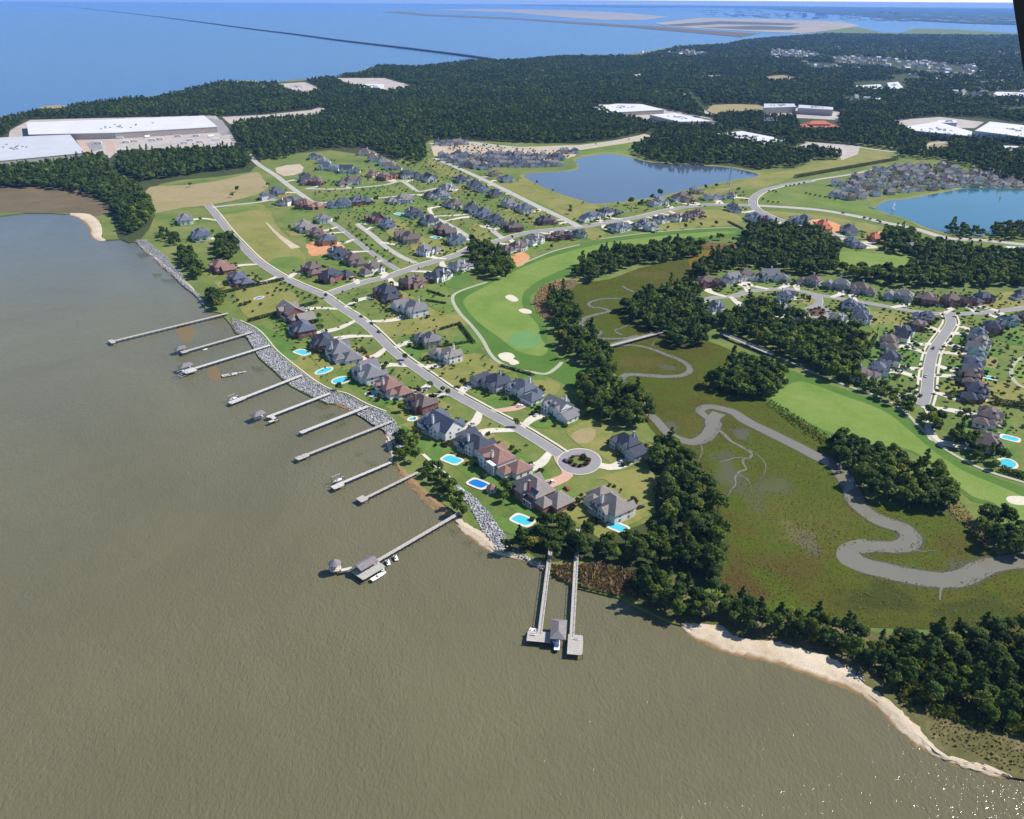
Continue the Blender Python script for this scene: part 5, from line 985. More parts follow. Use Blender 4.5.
# spa pavilion with a red roof by the dark blue pool
def pavilion(x, y, size, rm, label, name='pavilion', eave=2.6, z=LZ + .1, post='trim_white', sides=6):
    p = at(x, y, z); b = empty(name, (p[0], p[1], z), .3); mb = MB(); n = sides
    ring = lambda r_, h_: [(r_ * math.cos(6.2832 * k / n), r_ * math.sin(6.2832 * k / n), h_) for k in range(n)]
    mb.add(ring(size, eave - .15) + ring(size, eave) + [(0, 0, eave + size * .75)], [(k, (k + 1) % n, n + (k + 1) % n, n + k) for k in range(n)] + [(n + k, n + (k + 1) % n, 2 * n) for k in range(n)] + [tuple(range(n - 1, -1, -1))], rm); mb.build('roof', b)
    for k in range(n):
        m2 = MB(); q = ring(size * .85, 0)[k]; m2.tube((q[0], q[1], -.2), (q[0], q[1], eave - .14), .13, .13, post); m2.build('post', b)
    m3 = MB(); m3.add(ring(size * .95, .16) + ring(size * .95, -.3), [tuple(range(n))] + [(n + k, n + (k + 1) % n, (k + 1) % n, k) for k in range(n)], 'patio'); m3.build('floor_deck', b)
    tag(b, label, 'pavilion'); return b
pavilion(491.5, 491, 3.2, 'roof_red', 'red-roofed hexagonal pool pavilion beside the dark blue pool')

# ------------------------------------------------------------------ piers
ROPE = 0
def pier(a, b, width, label, head=None, pale=False, rail=False, zt=2.4, lift=None):
    A, B = at(*a, zt), at(*b, zt); d = (B - A)[:2]; L = np.linalg.norm(d); rz = math.atan2(d[1], d[0]); wm = 'pier_wood_pale' if pale else 'pier_wood'
    base = empty('pier', (A[0], A[1], 0), rz); h = width / 2
    mb = MB(); mb.box(0, L, -h, h, zt - .16, zt, wm)
    for k in range(int(L / 1.2)): mb.box(k * 1.2 + .3, k * 1.2 + .36, -h, h, zt, zt + .012, 'pile_wood')
    mb.box(0, L, -h + .1, -h + .3, zt - .5, zt - .16, 'pile_wood'); mb.box(0, L, h - .3, h - .1, zt - .5, zt - .16, 'pile_wood'); mb.build('deck', base)
    pm = MB(); pm.tube((0, 0, -1.2), (0, 0, zt + (.9 if rail else .25)), .16, .14, 'pile_wood', 7); pme = pm.mesh('piling')
    n = max(3, min(40, int(L / 4.5)))
    for k in range(n):
        for s in (-1, 1): inst('piling', pme, base, ((k + .5) * L / n, s * (h + .1), 0))
    if rail:
        mr = MB(); mr.box(0, L, h + .02, h + .14, zt + .8, zt + .9, 'pier_wood_pale'); mr.box(0, L, -h - .14, -h - .02, zt + .8, zt + .9, 'pier_wood_pale')
        for k in range(int(L / 2.2)): 
            for s in (-1, 1): mr.box(k * 2.2, k * 2.2 + .1, s * (h + .03), s * (h + .13), zt, zt + .8, 'pier_wood_pale')
        mr.build('railing', base)
    if head:      # platform: along, across, shift
        for hx, hy, sh, sx in head:
            m = MB(); x0 = L - .02 + sx; m.box(x0, x0 + hx, sh - hy / 2, sh + hy / 2, zt - .26, zt - .03 , wm)
            for k in range(int(hx / 1.0)): m.box(x0 + k + .3, x0 + k + .36, sh - hy / 2, sh + hy / 2, zt - .03, zt - .018, 'pile_wood')
            m.build('platform', base)
            for ux in (x0 + .3, x0 + hx - .3):
                for uy in (sh - hy / 2 - .1, sh + hy / 2 + .1): inst('piling', pme, base, (ux, uy, 0))
    tag(base, label, 'pier', 'wooden piers on the river shore'); return base, rz, L, A
def on_pier(P, u, v, z=0):
    base, rz, L, A = P; return np.array([A[0] + math.cos(rz) * u - math.sin(rz) * v, A[1] + math.sin(rz) * u + math.cos(rz) * v, z])
def hut(P, u, v, lx, ly, rm, label, hip=True, eave=4.6, name='boathouse'):
    q = on_pier(P, u, v); b = empty(name, q, P[1]); mb = MB()
    if hip: mb.hip(-lx / 2, lx / 2, -ly / 2, ly / 2, eave, .55, rm, .5)
    else: mb.gable(mb, -lx / 2, lx / 2, -ly / 2, ly / 2, eave, .5, 'x', rm, 'trim_white', .4)
    mb.build('roof', b); pm = MB(); pm.tube((0, 0, -1.2), (0, 0, eave), .15, .15, 'pile_wood', 6); pme = pm.mesh('post')
    for i in (-1, 0, 1):
        for j in (-1, 1): inst('post', pme, b, (i * (lx / 2 - .3), j * (ly / 2 - .3), 0))
    bm = MB(); bm.box(-lx / 2 + .4, lx / 2 - .4, -ly / 2 + .2, -ly / 2 + .4, eave - .6, eave - .29, 'pier_wood'); bm.box(-lx / 2 + .4, lx / 2 - .4, ly / 2 - .4, ly / 2 - .2, eave - .6, eave - .29, 'pier_wood'); bm.build('beam', b)
    tag(b, label, 'boathouse', 'roofed boat lifts on the piers'); return b
def boat(q, rz, L, label, hullm='gelcoat', cabin=True, z=1.0, name='motor_boat', topm=None):
    b = empty(name, (q[0], q[1], z), rz); mb = MB(); st = [(-.5, .30, .0), (-.45, .34, 0), (-.1, .36, .02), (.2, .31, .06), (.38, .18, .12), (.5, .02, .2)]
    vs = []; Wd = L * .40
    for t, w_, sh in st: vs += [(t * L, -w_ * Wd, .75 + sh * L * .15), (t * L, -w_ * Wd * .75, .1), (t * L, 0, -.15), (t * L, w_ * Wd * .75, .1), (t * L, w_ * Wd, .75 + sh * L * .15)]
    fs = [(i * 5 + k, (i + 1) * 5 + k, (i + 1) * 5 + k + 1, i * 5 + k + 1) for i in range(5) for k in range(4)] + [(4, 3, 2, 1, 0)]
    mb.add(vs, fs, hullm); mb.build('hull', b)
    dk = MB(); dv = []
    for t, w_, sh in st: dv += [(t * L, -w_ * Wd * .93, .6 + sh * L * .15), (t * L, w_ * Wd * .93, .6 + sh * L * .15)]
    dk.add(dv, [(2 * i, 2 * i + 2, 2 * i + 3, 2 * i + 1) for i in range(5)], 'gelcoat'); dk.build('deck', b)
    if cabin:
        c = MB(); c.add([(-.12 * L, -.24 * Wd, .6), (.16 * L, -.2 * Wd, .6), (.16 * L, .2 * Wd, .6), (-.12 * L, .24 * Wd, .6), (-.08 * L, -.2 * Wd, 1.5), (.06 * L, -.17 * Wd, 1.5), (.06 * L, .17 * Wd, 1.5), (-.08 * L, .2 * Wd, 1.5)], [(4, 5, 6, 7), (0, 1, 5, 4), (2, 3, 7, 6), (3, 0, 4, 7)], topm or 'gelcoat'); c.add([(.16 * L, -.2 * Wd, .6), (.16 * L, .2 * Wd, .6), (.06 * L, .17 * Wd, 1.5), (.06 * L, -.17 * Wd, 1.5)], [(0, 1, 2, 3)], 'glass_dark'); c.build('cabin', b)
    m = MB(); m.box(-.5 * L - .45, -.5 * L, -.2, .2, -.1, .95, 'rubber'); m.build('outboard_motor', b)
    tag(b, label, 'boat', 'boats at the piers'); return b
def lift(P, u, v, lx, ly, label):
    q = on_pier(P, u, v); b = empty('boat_lift', q, P[1]); pm = MB(); pm.tube((0, 0, -1.2), (0, 0, 4.2), .17, .15, 'pile_wood', 6); pme = pm.mesh('post')
    for i in (-1, 1):
        for j in (-1, 1): inst('post', pme, b, (i * lx / 2, j * ly / 2, 0))
    for j in (-1, 1):
        m = MB(); m.box(-lx / 2, lx / 2, j * ly / 2 - .12, j * ly / 2 + .12, 4.2, 4.5, 'metal'); m.build('beam', b)
    m = MB(); m.box(-lx / 2 + .3, lx / 2 - .3, -ly / 2 + .4, -ly / 2 + .7, 1.1, 1.3, 'metal'); m.box(-lx / 2 + .3, lx / 2 - .3, ly / 2 - .7, ly / 2 - .4, 1.1, 1.3, 'metal'); m.build('cradle', b)
    tag(b, label, 'boat lift', 'open boat lifts on the piers'); return b
P1 = pier((228,313), (113,341), 3.0, 'longest upper pier with a plain cross-shaped end, topmost of all', [(3.6, 9, 0, -1)])
P2 = pier((252,332), (186,351), 3.0, 'upper pier ending in a small boat lift, second from the top', [(5, 6, -.5, -1)])
P3 = pier((270,345), (192,369), 3.0, 'upper pier ending in a broad white platform, third from the top', [(9, 8, 1, -2)], pale=True)
P5 = pier((302,375), (232,402), 3.0, 'pier with a long pale end deck, next below the ruined stub', [(12, 4.6, 0, -10)], pale=True)
P6 = pier((330,393), (267,417), 2.8, 'pier with an L-shaped end and lift, sixth from the top', [(3, 9, 3, -4), (7, 2.2, 7, -4)], pale=True)
P7 = pier((368,406), (303,431.5), 3.0, 'plain pier with reddish end, seventh from the top', [(5, 3.6, 0, -3)], pale=True)
P8 = pier((392,421), (299,457.5), 2.4, 'long plain pier reaching from the tree at the end of the rocks', [(8, 4.4, .3, -6)])
P9 = pier((391,462), (333,486.5), 2.2, 'short pier starting in the shade of shore trees', [(7, 4.2, 1, -6)], pale=True)
P10 = pier((418,472), (365,498), 2.0, 'short pier with a green-grey square end, next above the huts', [(5, 5.5, -.6, -1)])
P11 = pier((460,512.5), (356,573), 2.2, 'long pier leading to the two roofed huts and jet skis', [(14, 9, 2.2, -13)])
P12 = pier((552,538), (540,633), 1.8, 'left of the twin long piers below the roundabout houses', [(6.4, 10.5, -.2, -1)], rail=True)
P13 = pier((578,529), (572,636), 1.9, 'right of the twin long piers, ending in a boathouse', [(12, 6.6, 1.6, -1)], rail=True)
# ruined stub standing alone in the water
def stub():
    A, B = at(222, 376, .8), at(246, 371.5, .8); d = (B - A)[:2]; L = np.linalg.norm(d); b = empty('ruined_pier', (A[0], A[1], 0), math.atan2(d[1], d[0]))
    m = MB(); m.box(0, L * .62, -2.0, 2.0, .7, .9, 'pier_wood_pale'); m.box(L * .62, L, -.7, .7, .72, .9, 'pier_wood_pale'); m.box(1.5, 5, -1.2, .4, .9, 1.3, 'pier_wood'); m.box(L * .3, L * .42, -.8, 1.0, .9, 1.2, 'pile_wood'); m.build('deck', b)
    pm = MB(); pm.tube((0, 0, -1.2), (0, 0, 1.7), .16, .14, 'pile_wood', 6); pme = pm.mesh('piling')
    for k in range(6): inst('piling', pme, b, (1 + k * L / 6.5, 2.1 if k < 4 else .8, 0)); inst('piling', pme, b, (1 + k * L / 6.5, -2.1 if k < 4 else -.8, 0))
    tag(b, 'ruined stub of a pier standing alone in the water', 'pier'); return b
stub()
hut(P2, P2[2] + 2, -4.6, 8, 5, 'roof_grey', 'small grey-roofed boat lift at the end of the second pier from the top', eave=4.2)
hut(P3, P3[2] + 2, -5.5, 9, 6, 'roof_lilac', 'lilac-grey roofed lift on the white platform of the third pier', eave=4.4)
lift(P3, P3[2] + 9, 3.2, 6, 4.5, 'open four-post boat lift at the tip of the third pier')
hut(P6, P6[2] + 3.5, -4.6, 8, 5.5, 'roof_lilac', 'lilac-grey roofed lift on the L-shaped pier', eave=4.6)
lift(P5, P5[2] - 4, -4.6, 6, 4, 'open boat lift halfway along the long pale end deck')
lift(P9, P9[2] - 6, -4.4, 6, 4, 'open boat lift at the short pier in the shade of trees')
hut(P11, P11[2] - 6.5, -.4, 10, 5.6, 'roof_lilac', 'larger pinkish-roofed boathouse on the long lower pier', hip=False, eave=4.4)
g = on_pier(P11, P11[2] + 5.5, -1.2); pv = pavilion(335, 568, 3.2, 'roof_lilac', 'round pinkish-roofed gazebo at the very end of the long lower pier', 'gazebo', 3.0, 2.4, sides=10)
pm = MB(); pm.tube((0, 0, -3.6), (0, 0, -.3), .18, .18, 'pile_wood', 6); pme = pm.mesh('piling')
for k in range(6): inst('piling', pme, pv, (2.6 * math.cos(k * 1.047), 2.6 * math.sin(k * 1.047), 0))
_a = at(341, 570, 2.4); _b = at(346, 569, 2.4)
m = MB(); dd = _b - _a; ribbon_mb(m, [_a, _b + dd * 1.2], 2.0, 2.36, 'pier_wood_pale', 0, .2); o = m.build('deck', P11[0]); o.matrix_parent_inverse = Matrix.Rotation(-P11[1], 4, 'Z') @ Matrix.Translation((-P11[3][0], -P11[3][1], 0))
hut(P13, P13[2] - 1.0, -6.0, 11.5, 6.0, 'roof_lilac', 'big pinkish hip-roofed boathouse at the right twin pier', eave=4.8)
dr = lambda P, k=0: P[1] + k
boat(on_pier(P13, P13[2] + 3.5, -6.2), dr(P13, math.pi), 9.5, 'dark-hulled boat with white stern poking out under the big boathouse', 'boat_blue', True, .7)
boat(on_pier(P12, P12[2] + 2.4, 6.6), dr(P12), 7.5, 'dark covered boat beside the left twin pier platform', 'boat_blue', True, 1.3, topm='canvas')
boat(on_pier(P2, P2[2] + 2, -4.6), dr(P2), 6.5, 'white boat hanging in the lift of the second pier', z=1.3)
boat(on_pier(P3, P3[2] + 2, -5.5), dr(P3), 7.5, 'white boat under the lilac-grey roof of the third pier', z=1.3)
boat(on_pier(P6, P6[2] + 3.5, -4.6), dr(P6), 6.5, 'white boat under the roof of the L-shaped pier', z=1.3)
boat(on_pier(P5, P5[2] - 4, -4.6), dr(P5), 5.6, 'small white boat on the lift of the pale end deck', z=1.4)
boat(on_pier(P9, P9[2] - 6, -4.4), dr(P9), 5.4, 'small white boat at the short shaded pier', z=1.4)
boat(on_pier(P11, P11[2] - 7, 8.6), dr(P11, math.pi), 9, 'long white boat lying along the boathouse of the lower pier', z=.6)
boat(on_pier(P2, P2[2] - 14, 3.4), dr(P2), 4.2, 'little white dinghy beside the second pier from the top', cabin=False, z=.1)
boat(on_pier(P13, 38, 4.0), dr(P13, 1.3), 4.5, 'little white dinghy beside the right twin pier at the reeds', cabin=False, z=.1)
def jetski(q, rz, label):
    b = empty('jet_ski', (q[0], q[1], 1.2), rz); m = MB(); m.add([(-1.5, -.55, 0), (-1.5, .55, 0), (.6, .55, 0), (1.6, 0, .25), (.6, -.55, 0), (-1.5, -.5, .5), (-1.5, .5, .5), (.5, .45, .6), (1.5, 0, .55), (.5, -.45, .6)], [(4, 3, 2, 1, 0), (5, 9, 8, 7, 6), (0, 4, 9, 5), (4, 3, 8, 9), (3, 2, 7, 8), (2, 1, 6, 7), (1, 0, 5, 6)], 'gelcoat'); m.build('hull', b)
    s = MB(); s.add([(-1.3, -.25, .5), (-1.3, .25, .5), (.0, .22, .55), (.0, -.22, .55), (-1.25, -.2, .85), (-1.25, .2, .85), (-.1, .17, .8), (-.1, -.17, .8)], [(4, 5, 6, 7)[::-1], (0, 3, 7, 4), (1, 5, 6, 2)[::-1], (0, 4, 5, 1)[::-1], (3, 2, 6, 7)], 'rubber'); s.build('seat', b)
    h = MB(); h.tube((.25, -.4, 1.0), (.25, .4, 1.0), .05, .05, 'rubber'); h.tube((.5, 0, .55), (.25, 0, 1.0), .09, .07, 'gelcoat'); h.build('handlebar', b)
    f = MB(); f.box(-2.1, 2.1, -.9, .9, -.55, -.2, 'gelcoat'); f.build('floating_dock', b)
    tag(b, label, 'jet ski', 'jet skis at the piers')
for k, (u, lab) in enumerate(((-24, 'nearest the shore of the three white jet skis on the lower pier'), (-19, 'middle one of the three white jet skis on the lower pier'), (-14, 'nearest the boathouse of the three white jet skis'))): jetski(on_pier(P11, P11[2] + u + 2, 3.4 + 1.4 * (k == 2)), P11[1] + 1.1, lab)
for k, (v, lab) in enumerate(((-4.4, 'outer of the two white jet skis beside the left twin pier'), (-2.6, 'inner of the two white jet skis beside the left twin pier'))): jetski(on_pier(P12, P12[2] - 2.2, v), P12[1] + 2.9, lab)
# benches and boxes on the platforms
def bench(q, rz, label):
    b = empty('bench', (q[0], q[1], 2.38), rz); m = MB(); m.box(-1, 1, -.25, .25, .4, .48, 'trim_white'); m.build('seat', b); m = MB(); m.box(-1, 1, .22, .3, .48, 1.0, 'trim_white'); m.build('backrest', b)
    for i in (-.9, .82): m = MB(); m.box(i, i + .08, -.22, .22, 0, .4, 'trim_white'); m.build('leg', b)
    tag(b, label, 'bench', 'benches on the pier platforms')
bench(on_pier(P12, P12[2] + 1.6, -2.8), P12[1] + 1.57, 'white bench on the platform of the left twin pier'); bench(on_pier(P13, P13[2] + 2.0, 2.0), P13[1] + 1.57, 'white bench on the platform of the right twin pier')

# wooden footbridges over the marsh
def footbridge(a, b_, width, label):
    zt = LZ + 2.2; A, B = at(*a, zt), at(*b_, zt); d = (B - A)[:2]; L = np.linalg.norm(d); base = empty('footbridge', (A[0], A[1], LZ), math.atan2(d[1], d[0])); h = width / 2
    m = MB(); m.box(-2, L + 2, -h, h, 1.95, 2.2, 'pier_wood'); m.build('deck', base)
    for s in (-1, 1):
        m = MB(); m.box(-2, L + 2, s * h - .08, s * h + .08, 3.1, 3.25, 'pier_wood_pale'); m.box(-2, L + 2, s * h - .05, s * h + .05, 2.6, 2.72, 'pier_wood_pale')
        for k in range(int(L / 2.5) + 1): m.box(k * 2.5 - .07, k * 2.5 + .07, s * h - .07 + .0, s * h + .07, 2.2, 3.1, 'pier_wood_pale')
        m.build('railing', base)
    pm = MB(); pm.tube((0, 0, -.8), (0, 0, 1.95), .17, .17, 'pile_wood', 6); pme = pm.mesh('piling'); n = int(L / 5) + 1
    for k in range(n):
        for s in (-1, 1): inst('piling', pme, base, (k * L / (n - 1), s * (h - .3), 0))
    tag(base, label, 'footbridge', 'wooden bridges over the marsh')
footbridge((606,347), (660,332.5), 3.4, 'wooden golf bridge crossing the creek by the round wood')
footbridge((724,334.5), (771,354), 3.4, 'wooden golf bridge in the shade below the right-hand close')

# ------------------------------------------------------------------ rock armour
def boulders():
    ico = [(0, 0, 1), (.89, 0, .45), (.28, .85, .45), (-.72, .53, .45), (-.72, -.53, .45), (.28, -.85, .45), (.72, .53, -.45), (-.28, .85, -.45), (-.89, 0, -.45), (-.28, -.85, -.45), (.72, -.53, -.45), (0, 0, -1)]
    tri = [(0, 1, 2), (0, 2, 3), (0, 3, 4), (0, 4, 5), (0, 5, 1), (1, 6, 2), (2, 7, 3), (3, 8, 4), (4, 9, 5), (5, 10, 1), (6, 7, 2), (7, 8, 3), (8, 9, 4), (9, 10, 5), (10, 6, 1)]
    ico = np.array(ico); tri = np.array(tri)
    polys = [[(231,317),(243,324),(256,329),(264,338),(275,351),(292,365),(313,381),(330,391),(347,395),(365,404.5),(384,412),(393,418),(403,434),(408,443),(398,449),(389,438),(384,430),(372,424),(364,418),(348,409),(340,404),(328,403),(310,395),(291,385),(282,378),(274,370),(259,357),(252,345),(246,336),(235,332),(232,324)],
             [(455,482),(466,491),(479,502),(490,515),(512,545),(508,549),(495,550),(485,536),(478,522),(470,507),(458,492)],
             [(136,240),(146,240),(153,246),(160,252),(168,258),(172,266),(180,270),(184,280),(190,286),(196,292),(204,298),(206,308),(200,302),(194,294),(184,287),(172,275),(160,265),(150,255),(138,244)],
             [(512,549),(524,555),(546,566),(546,571),(530,562),(513,555)],[(846,664),(858,672),(866,682),(858,682),(848,672)]]
    P = scatter(polys, 1.15); n = len(P); r = rng; s = r.uniform(.40, .85, n)
    V = ico[None] * (s[:, None, None]) * r.uniform(.75, 1.25, (n, 12, 1)) * np.array([1, 1, .75])
    a = r.uniform(0, 6.28, n); c, q = np.cos(a)[:, None], np.sin(a)[:, None]; V = np.stack([V[..., 0] * c - V[..., 1] * q, V[..., 0] * q + V[..., 1] * c, V[..., 2]], 2)
    V[..., 0] += P[:, 0, None]; V[..., 1] += P[:, 1, None]; V[..., 2] += LZ + r.uniform(-.1, .45, n)[:, None]
    F_ = (tri[None] + (np.arange(n) * 12)[:, None, None]).reshape(-1)
    me = bpy.data.meshes.new('riprap'); me.vertices.add(n * 12); me.vertices.foreach_set('co', V.astype(np.float32).ravel()); nf = n * 15
    me.loops.add(nf * 3); me.loops.foreach_set('vertex_index', F_.astype(np.int32)); me.polygons.add(nf); me.polygons.foreach_set('loop_start', np.arange(0, nf * 3, 3, dtype=np.int32)); me.polygons.foreach_set('loop_total', np.full(nf, 3, np.int32))
    m_ = bpy.data.materials.new('armour_stone'); m_.use_nodes = True; t_ = m_.node_tree; MATS['armour_stone'] = m_; bs = t_.nodes['Principled BSDF']; bs.inputs['Roughness'].default_value = .95
    g_ = N(t_, 'ShaderNodeNewGeometry'); t_.links.new(ramp(t_, g_.outputs['Random Per Island'], [(0, (.13, .13, .135)), (.5, (.20, .20, .21)), (1, (.30, .30, .31))]), bs.inputs['Base Color'])
    me.materials.append(m_); me.update(calc_edges=True); o = bpy.data.objects.new('riprap', me); COL.objects.link(o); tag(o, 'grey boulders of the shore revetment', 'rocks', kind='stuff'); print('ROCKS', n)
boulders()
sheet('shore', [[(236,322),(256,331),(274,353),(292,368),(312,384),(330,394),(346,398),(364,407.5),(383,415),(394,423),(402,436),(404,446),(398,449),(389,438),(384,430),(372,424),(364,418),(348,409),(340,404),(328,403),(310,395),(291,385),(274,370),(259,357),(246,336)],[(455,482),(466,491),(479,502),(490,515),(512,545),(508,549),(495,550),(485,536),(478,522),(470,507),(458,492)]], 'rock', Z(6))
ribbon('path', [(240,320),(256,327.5),(266,336.5),(277,350),(294,364),(315,380),(331,389),(348,393.5),(366,403),(386,411)], 1.0, 'concrete', Z(12), thick=.4)

# hedges
def hedge(a, b_, width, hgt, label, name='hedge', sm=None, mname='leaf_hedge'):
    A, B = at(*a), at(*b_); L = np.linalg.norm((B - A)[:2]); r = np.random.default_rng(int(a[0] * 10)); n = int(L * (width + 2 * hgt) * 3.2)
    t = r.uniform(0, 1, n); d = (B - A)[:2] / L; nn = np.array([-d[1], d[0]]); s = r.uniform(-1, 1, n); zz = np.where(r.random(n) < .45, 1.0, r.uniform(.1, 1, n)); s = np.where(zz == 1.0, s, np.sign(s))
    C = np.c_[A[0] + d[0] * t * L + nn[0] * s * width / 2, A[1] + d[1] * t * L + nn[1] * s * width / 2, LZ + zz * hgt + r.normal(0, .1, n)]
    Nn = np.c_[nn[0] * s, nn[1] * s, np.where(zz == 1.0, 1.5, .3)] + r.normal(0, .4, (n, 3)); mid = np.array([(A[0] + B[0]) / 2, (A[1] + B[1]) / 2, LZ])
    o = bpy.data.objects.new(name, quads_mesh(name, leaf_quads(C - mid, Nn, .55, r), mname)); COL.objects.link(o); o.location = mid; tag(o, label, 'hedge', 'clipped hedges'); return o
for a in [((220,294),(284,280),2.6,2.6,'tall dark hedge on the upper side of the garden lot by the shore road'),((248,322),(318,303),2.6,2.6,'tall dark hedge on the lower side of the garden lot by the shore road'),((427,291),(445,297),1.6,1.8,'short dark hedge right of the inland slate house'),((426,301),(446,304),1.8,1.8,'dark hedge behind the grey house by the golf path'),((459,324),(474,344),2.4,2.2,'dark hedge running along the golf path'),((440,330),(458,325),2.0,2.0,'dark hedge joining the golf path hedge from the left'),((442,347),(472,342),2.0,1.8,'low hedge across the lawn behind the golf-side house'),((500,366),(534,376),2.0,1.8,'low dark hedge below the golf path bunker'),((795,178),(897,160),5,4.5,'long row hedge along the field above the villas'),((728,222),(744,230),2,1.8,'hedge by the houses at the curve'),((612,228),(655,233),2,1.8,'low hedge between houses and the upper fairway'),((945,395),(985,402),2.5,2.5,'dark hedge between the two lower right houses'),((994,404),(1030,408),4,3.5,'thick dark hedge at the right edge beside the lower pools'),((1000,470),(1030,480),4,3,'dark hedge at the right edge below the lowest pool'),((866,384),(898,396),3,3,'dark hedge below the last house left of the right-hand street'),((876,336),(868,352),2.4,2.2,'dark hedge along the gardens left of the right-hand street'),((840,330),(870,336),3,2.5,'dark hedge along the wood behind the right-hand close')]:
    hedge(*a)
# garden lot between the hedges: orchard of small trees; island planting of the roundabout; medians
def shrubs_at(L, label, grp):
    for x, y, s in L:
        p = at(x, y); o = inst('shrub', random.choice(SHRUBS), None, (p[0], p[1], LZ + .1), random.uniform(0, 6.28), (s, s, s * 1.25)); tag(o, label, 'shrub', grp)
shrubs_at([(281,285,1.5),(285,284,1.6),(277,289,1.5),(290,286,1.7),(275,292,1.3),(281,291,1.6),(287,291,1.7),(293,288,1.5),(297,293,1.6),(303,294,1.6),(310,297,1.7),(316,299,1.7),(298,297,1.3),(305,299,1.4),(268,294,1.4),(273,296,1.2),(245,291,1.6),(233,297,1.5),(238,301,1.6),(246,305,2.4),(241,306,2),(261,305,1.7),(253,312,1.3),(234,303,1.2),(250,303,1.8)], 'round tree-like bush planted in the lot between the two tall hedges', 'bushes in the lot between the two tall hedges')
shrubs_at([(571,463,1.6),(575,466,1.4),(580,467,1.3),(586,465,1.5),(589,461,1.4),(573,458,1.2),(584,459.5,2.2),(583,457,1.6)], 'dark bush on the planted island of the roundabout', 'bushes on the roundabout island')
shrubs_at([(811,311,1.6),(815,309.5,1.4),(819,309,1.7),(823,311,1.5),(821,314,1.4),(813,314,1.5),(808,299,2.4)], 'dark bush on the planted island of the right-hand close', 'bushes on the planted island of the close')
shrubs_at([(353,233,1.6),(357,237,1.8),(351,228,1.4),(362,241,2),(367,246,1.7),(371,250,1.5),(360,236,2.2),(366,240,1.8),(372,246,1.6),(378,252,1.5),(384,257,1.6),(390,262,1.8),(349,226,1.4),(356,230,1.7),(394,259,1.4),(388,251,1.3),(376,258,1.4)], 'green bush on the grass strip between the two short parallel streets', 'bushes between the two short parallel streets')
shrubs_at([(320,193,1.4),(325,195,1.5),(330,192,1.3),(336,196,1.5),(342,192,1.4),(347,195,1.6),(355,193,1.5),(362,190,1.4),(368,194,1.5),(374,188,1.4),(380,192,1.5),(388,189,1.4),(394,193,1.6),(400,189,1.3),(406,192,1.5)], 'small bush on the long green of the inner cross street', 'bushes on the long green of the inner cross street')
shrubs_at([(905,393,2.0),(910,391,2.2),(916,394,1.8),(902,396,1.6),(920,397,1.5),(904,402,1.6),(897,404,1.8),(912,400,1.4)], 'dark bush around the planted end of the right-hand street', 'bushes at the end of the right-hand street')
shrubs_at([(x, y, 1.8) for x, y in ((786,187),(790,186.4),(794,185.6),(799,184.6),(804,183.6),(769,192),(773,191.5),(776,192.5),(763,200),(768,202),(773,203),(778,203),(806,194),(810,195),(815,196),(820,197),(825,198),(830,199),(835,200))], 'small dark tree-like bush planted beside the curve road', 'bushes planted beside the curve road')
shrubs_at([(x, y, 2.0) for x, y in ((880,223),(886,226),(892,228),(898,230),(904,231),(870,220),(864,219),(1000,242),(990,241),(980,242),(970,240),(960,240))], 'small dark bush lining the road below the teal pond', 'bushes lining the road below the teal pond')

SHRUB_REST += neighbourhood_bushes([[(306,188),(430,150),(480,185),(570,222),(555,232),(450,256),(400,268),(345,226)],[(580,214),(745,190),(750,202),(640,214),(585,224)]], 15, .14, .46)
SHRUB_REST += neighbourhood_bushes([[(330,296),(400,274),(445,262),(452,292),(456,312),(440,330),(480,352),(560,402),(540,420),(440,380)],[(255,322),(320,300),(400,360),(540,450),(500,470),(440,430),(395,414),(320,380)]], 14, .10, .34)
SHRUB_REST += neighbourhood_bushes([[(700,284),(830,282),(1024,298),(1030,440),(960,420),(925,408),(880,380),(860,345),(880,318),(800,325),(740,300)]], 10, .14, .46)
SHRUB_REST += neighbourhood_bushes([[(830,190),(880,168),(960,164),(1020,182),(960,186),(880,194)],[(440,142),(560,152),(572,158),(556,166),(470,168)]], 14, .26, .52)
scatter_object('garden_bushes', SHRUB_REST, 'small bushes in the farther gardens', 'bushes') if SHRUB_REST else None
# ------------------------------------------------------------------ cars
def car(x, y, col, label, rz=0, L=4.6):
    p = at(x, y); b = empty('parked_car', (p[0], p[1], Z(9)), rz); a = L / 2
    m = MB(); pr = [(-a, .35), (-a, .85), (-a * .9, .95), (-a * .2, .95), (a * .45, .92), (a * .95, .75), (a, .5), (a, .35)]
    for s in (-1, 1): pass
    n = len(pr); vs = [(q[0], -.88, q[1]) for q in pr] + [(q[0], .88, q[1]) for q in pr]
    m.add(vs, [(i, n + i, n + (i + 1) % n, (i + 1) % n) for i in range(n)] + [tuple(range(n)), tuple(range(2 * n - 1, n - 1, -1))], col); m.build('body', b)
    c = MB(); c.add([(-a * .85, -.8, .95), (a * .4, -.8, .93), (a * .4, .8, .93), (-a * .85, .8, .95), (-a * .6, -.62, 1.48), (a * .05, -.62, 1.48), (a * .05, .62, 1.48), (-a * .6, .62, 1.48)], [(0, 1, 5, 4), (1, 2, 6, 5), (2, 3, 7, 6), (3, 0, 4, 7)], 'glass_dark'); c.add([(-a * .62, -.64, 1.485), (a * .07, -.64, 1.485), (a * .07, .64, 1.485), (-a * .62, .64, 1.485)], [(0, 1, 2, 3)], col); c.build('cabin', b)
    w_ = MB(); w_.tube((0, -.1, 0), (0, .1, 0), .33, .33, 'rubber', 10); wm = w_.mesh('wheel')
    for i in (-1, 1):
        for j in (-1, 1): inst('wheel', wm, b, (i * a * .62, j * .82, .33))
    tag(b, label, 'car', 'cars')
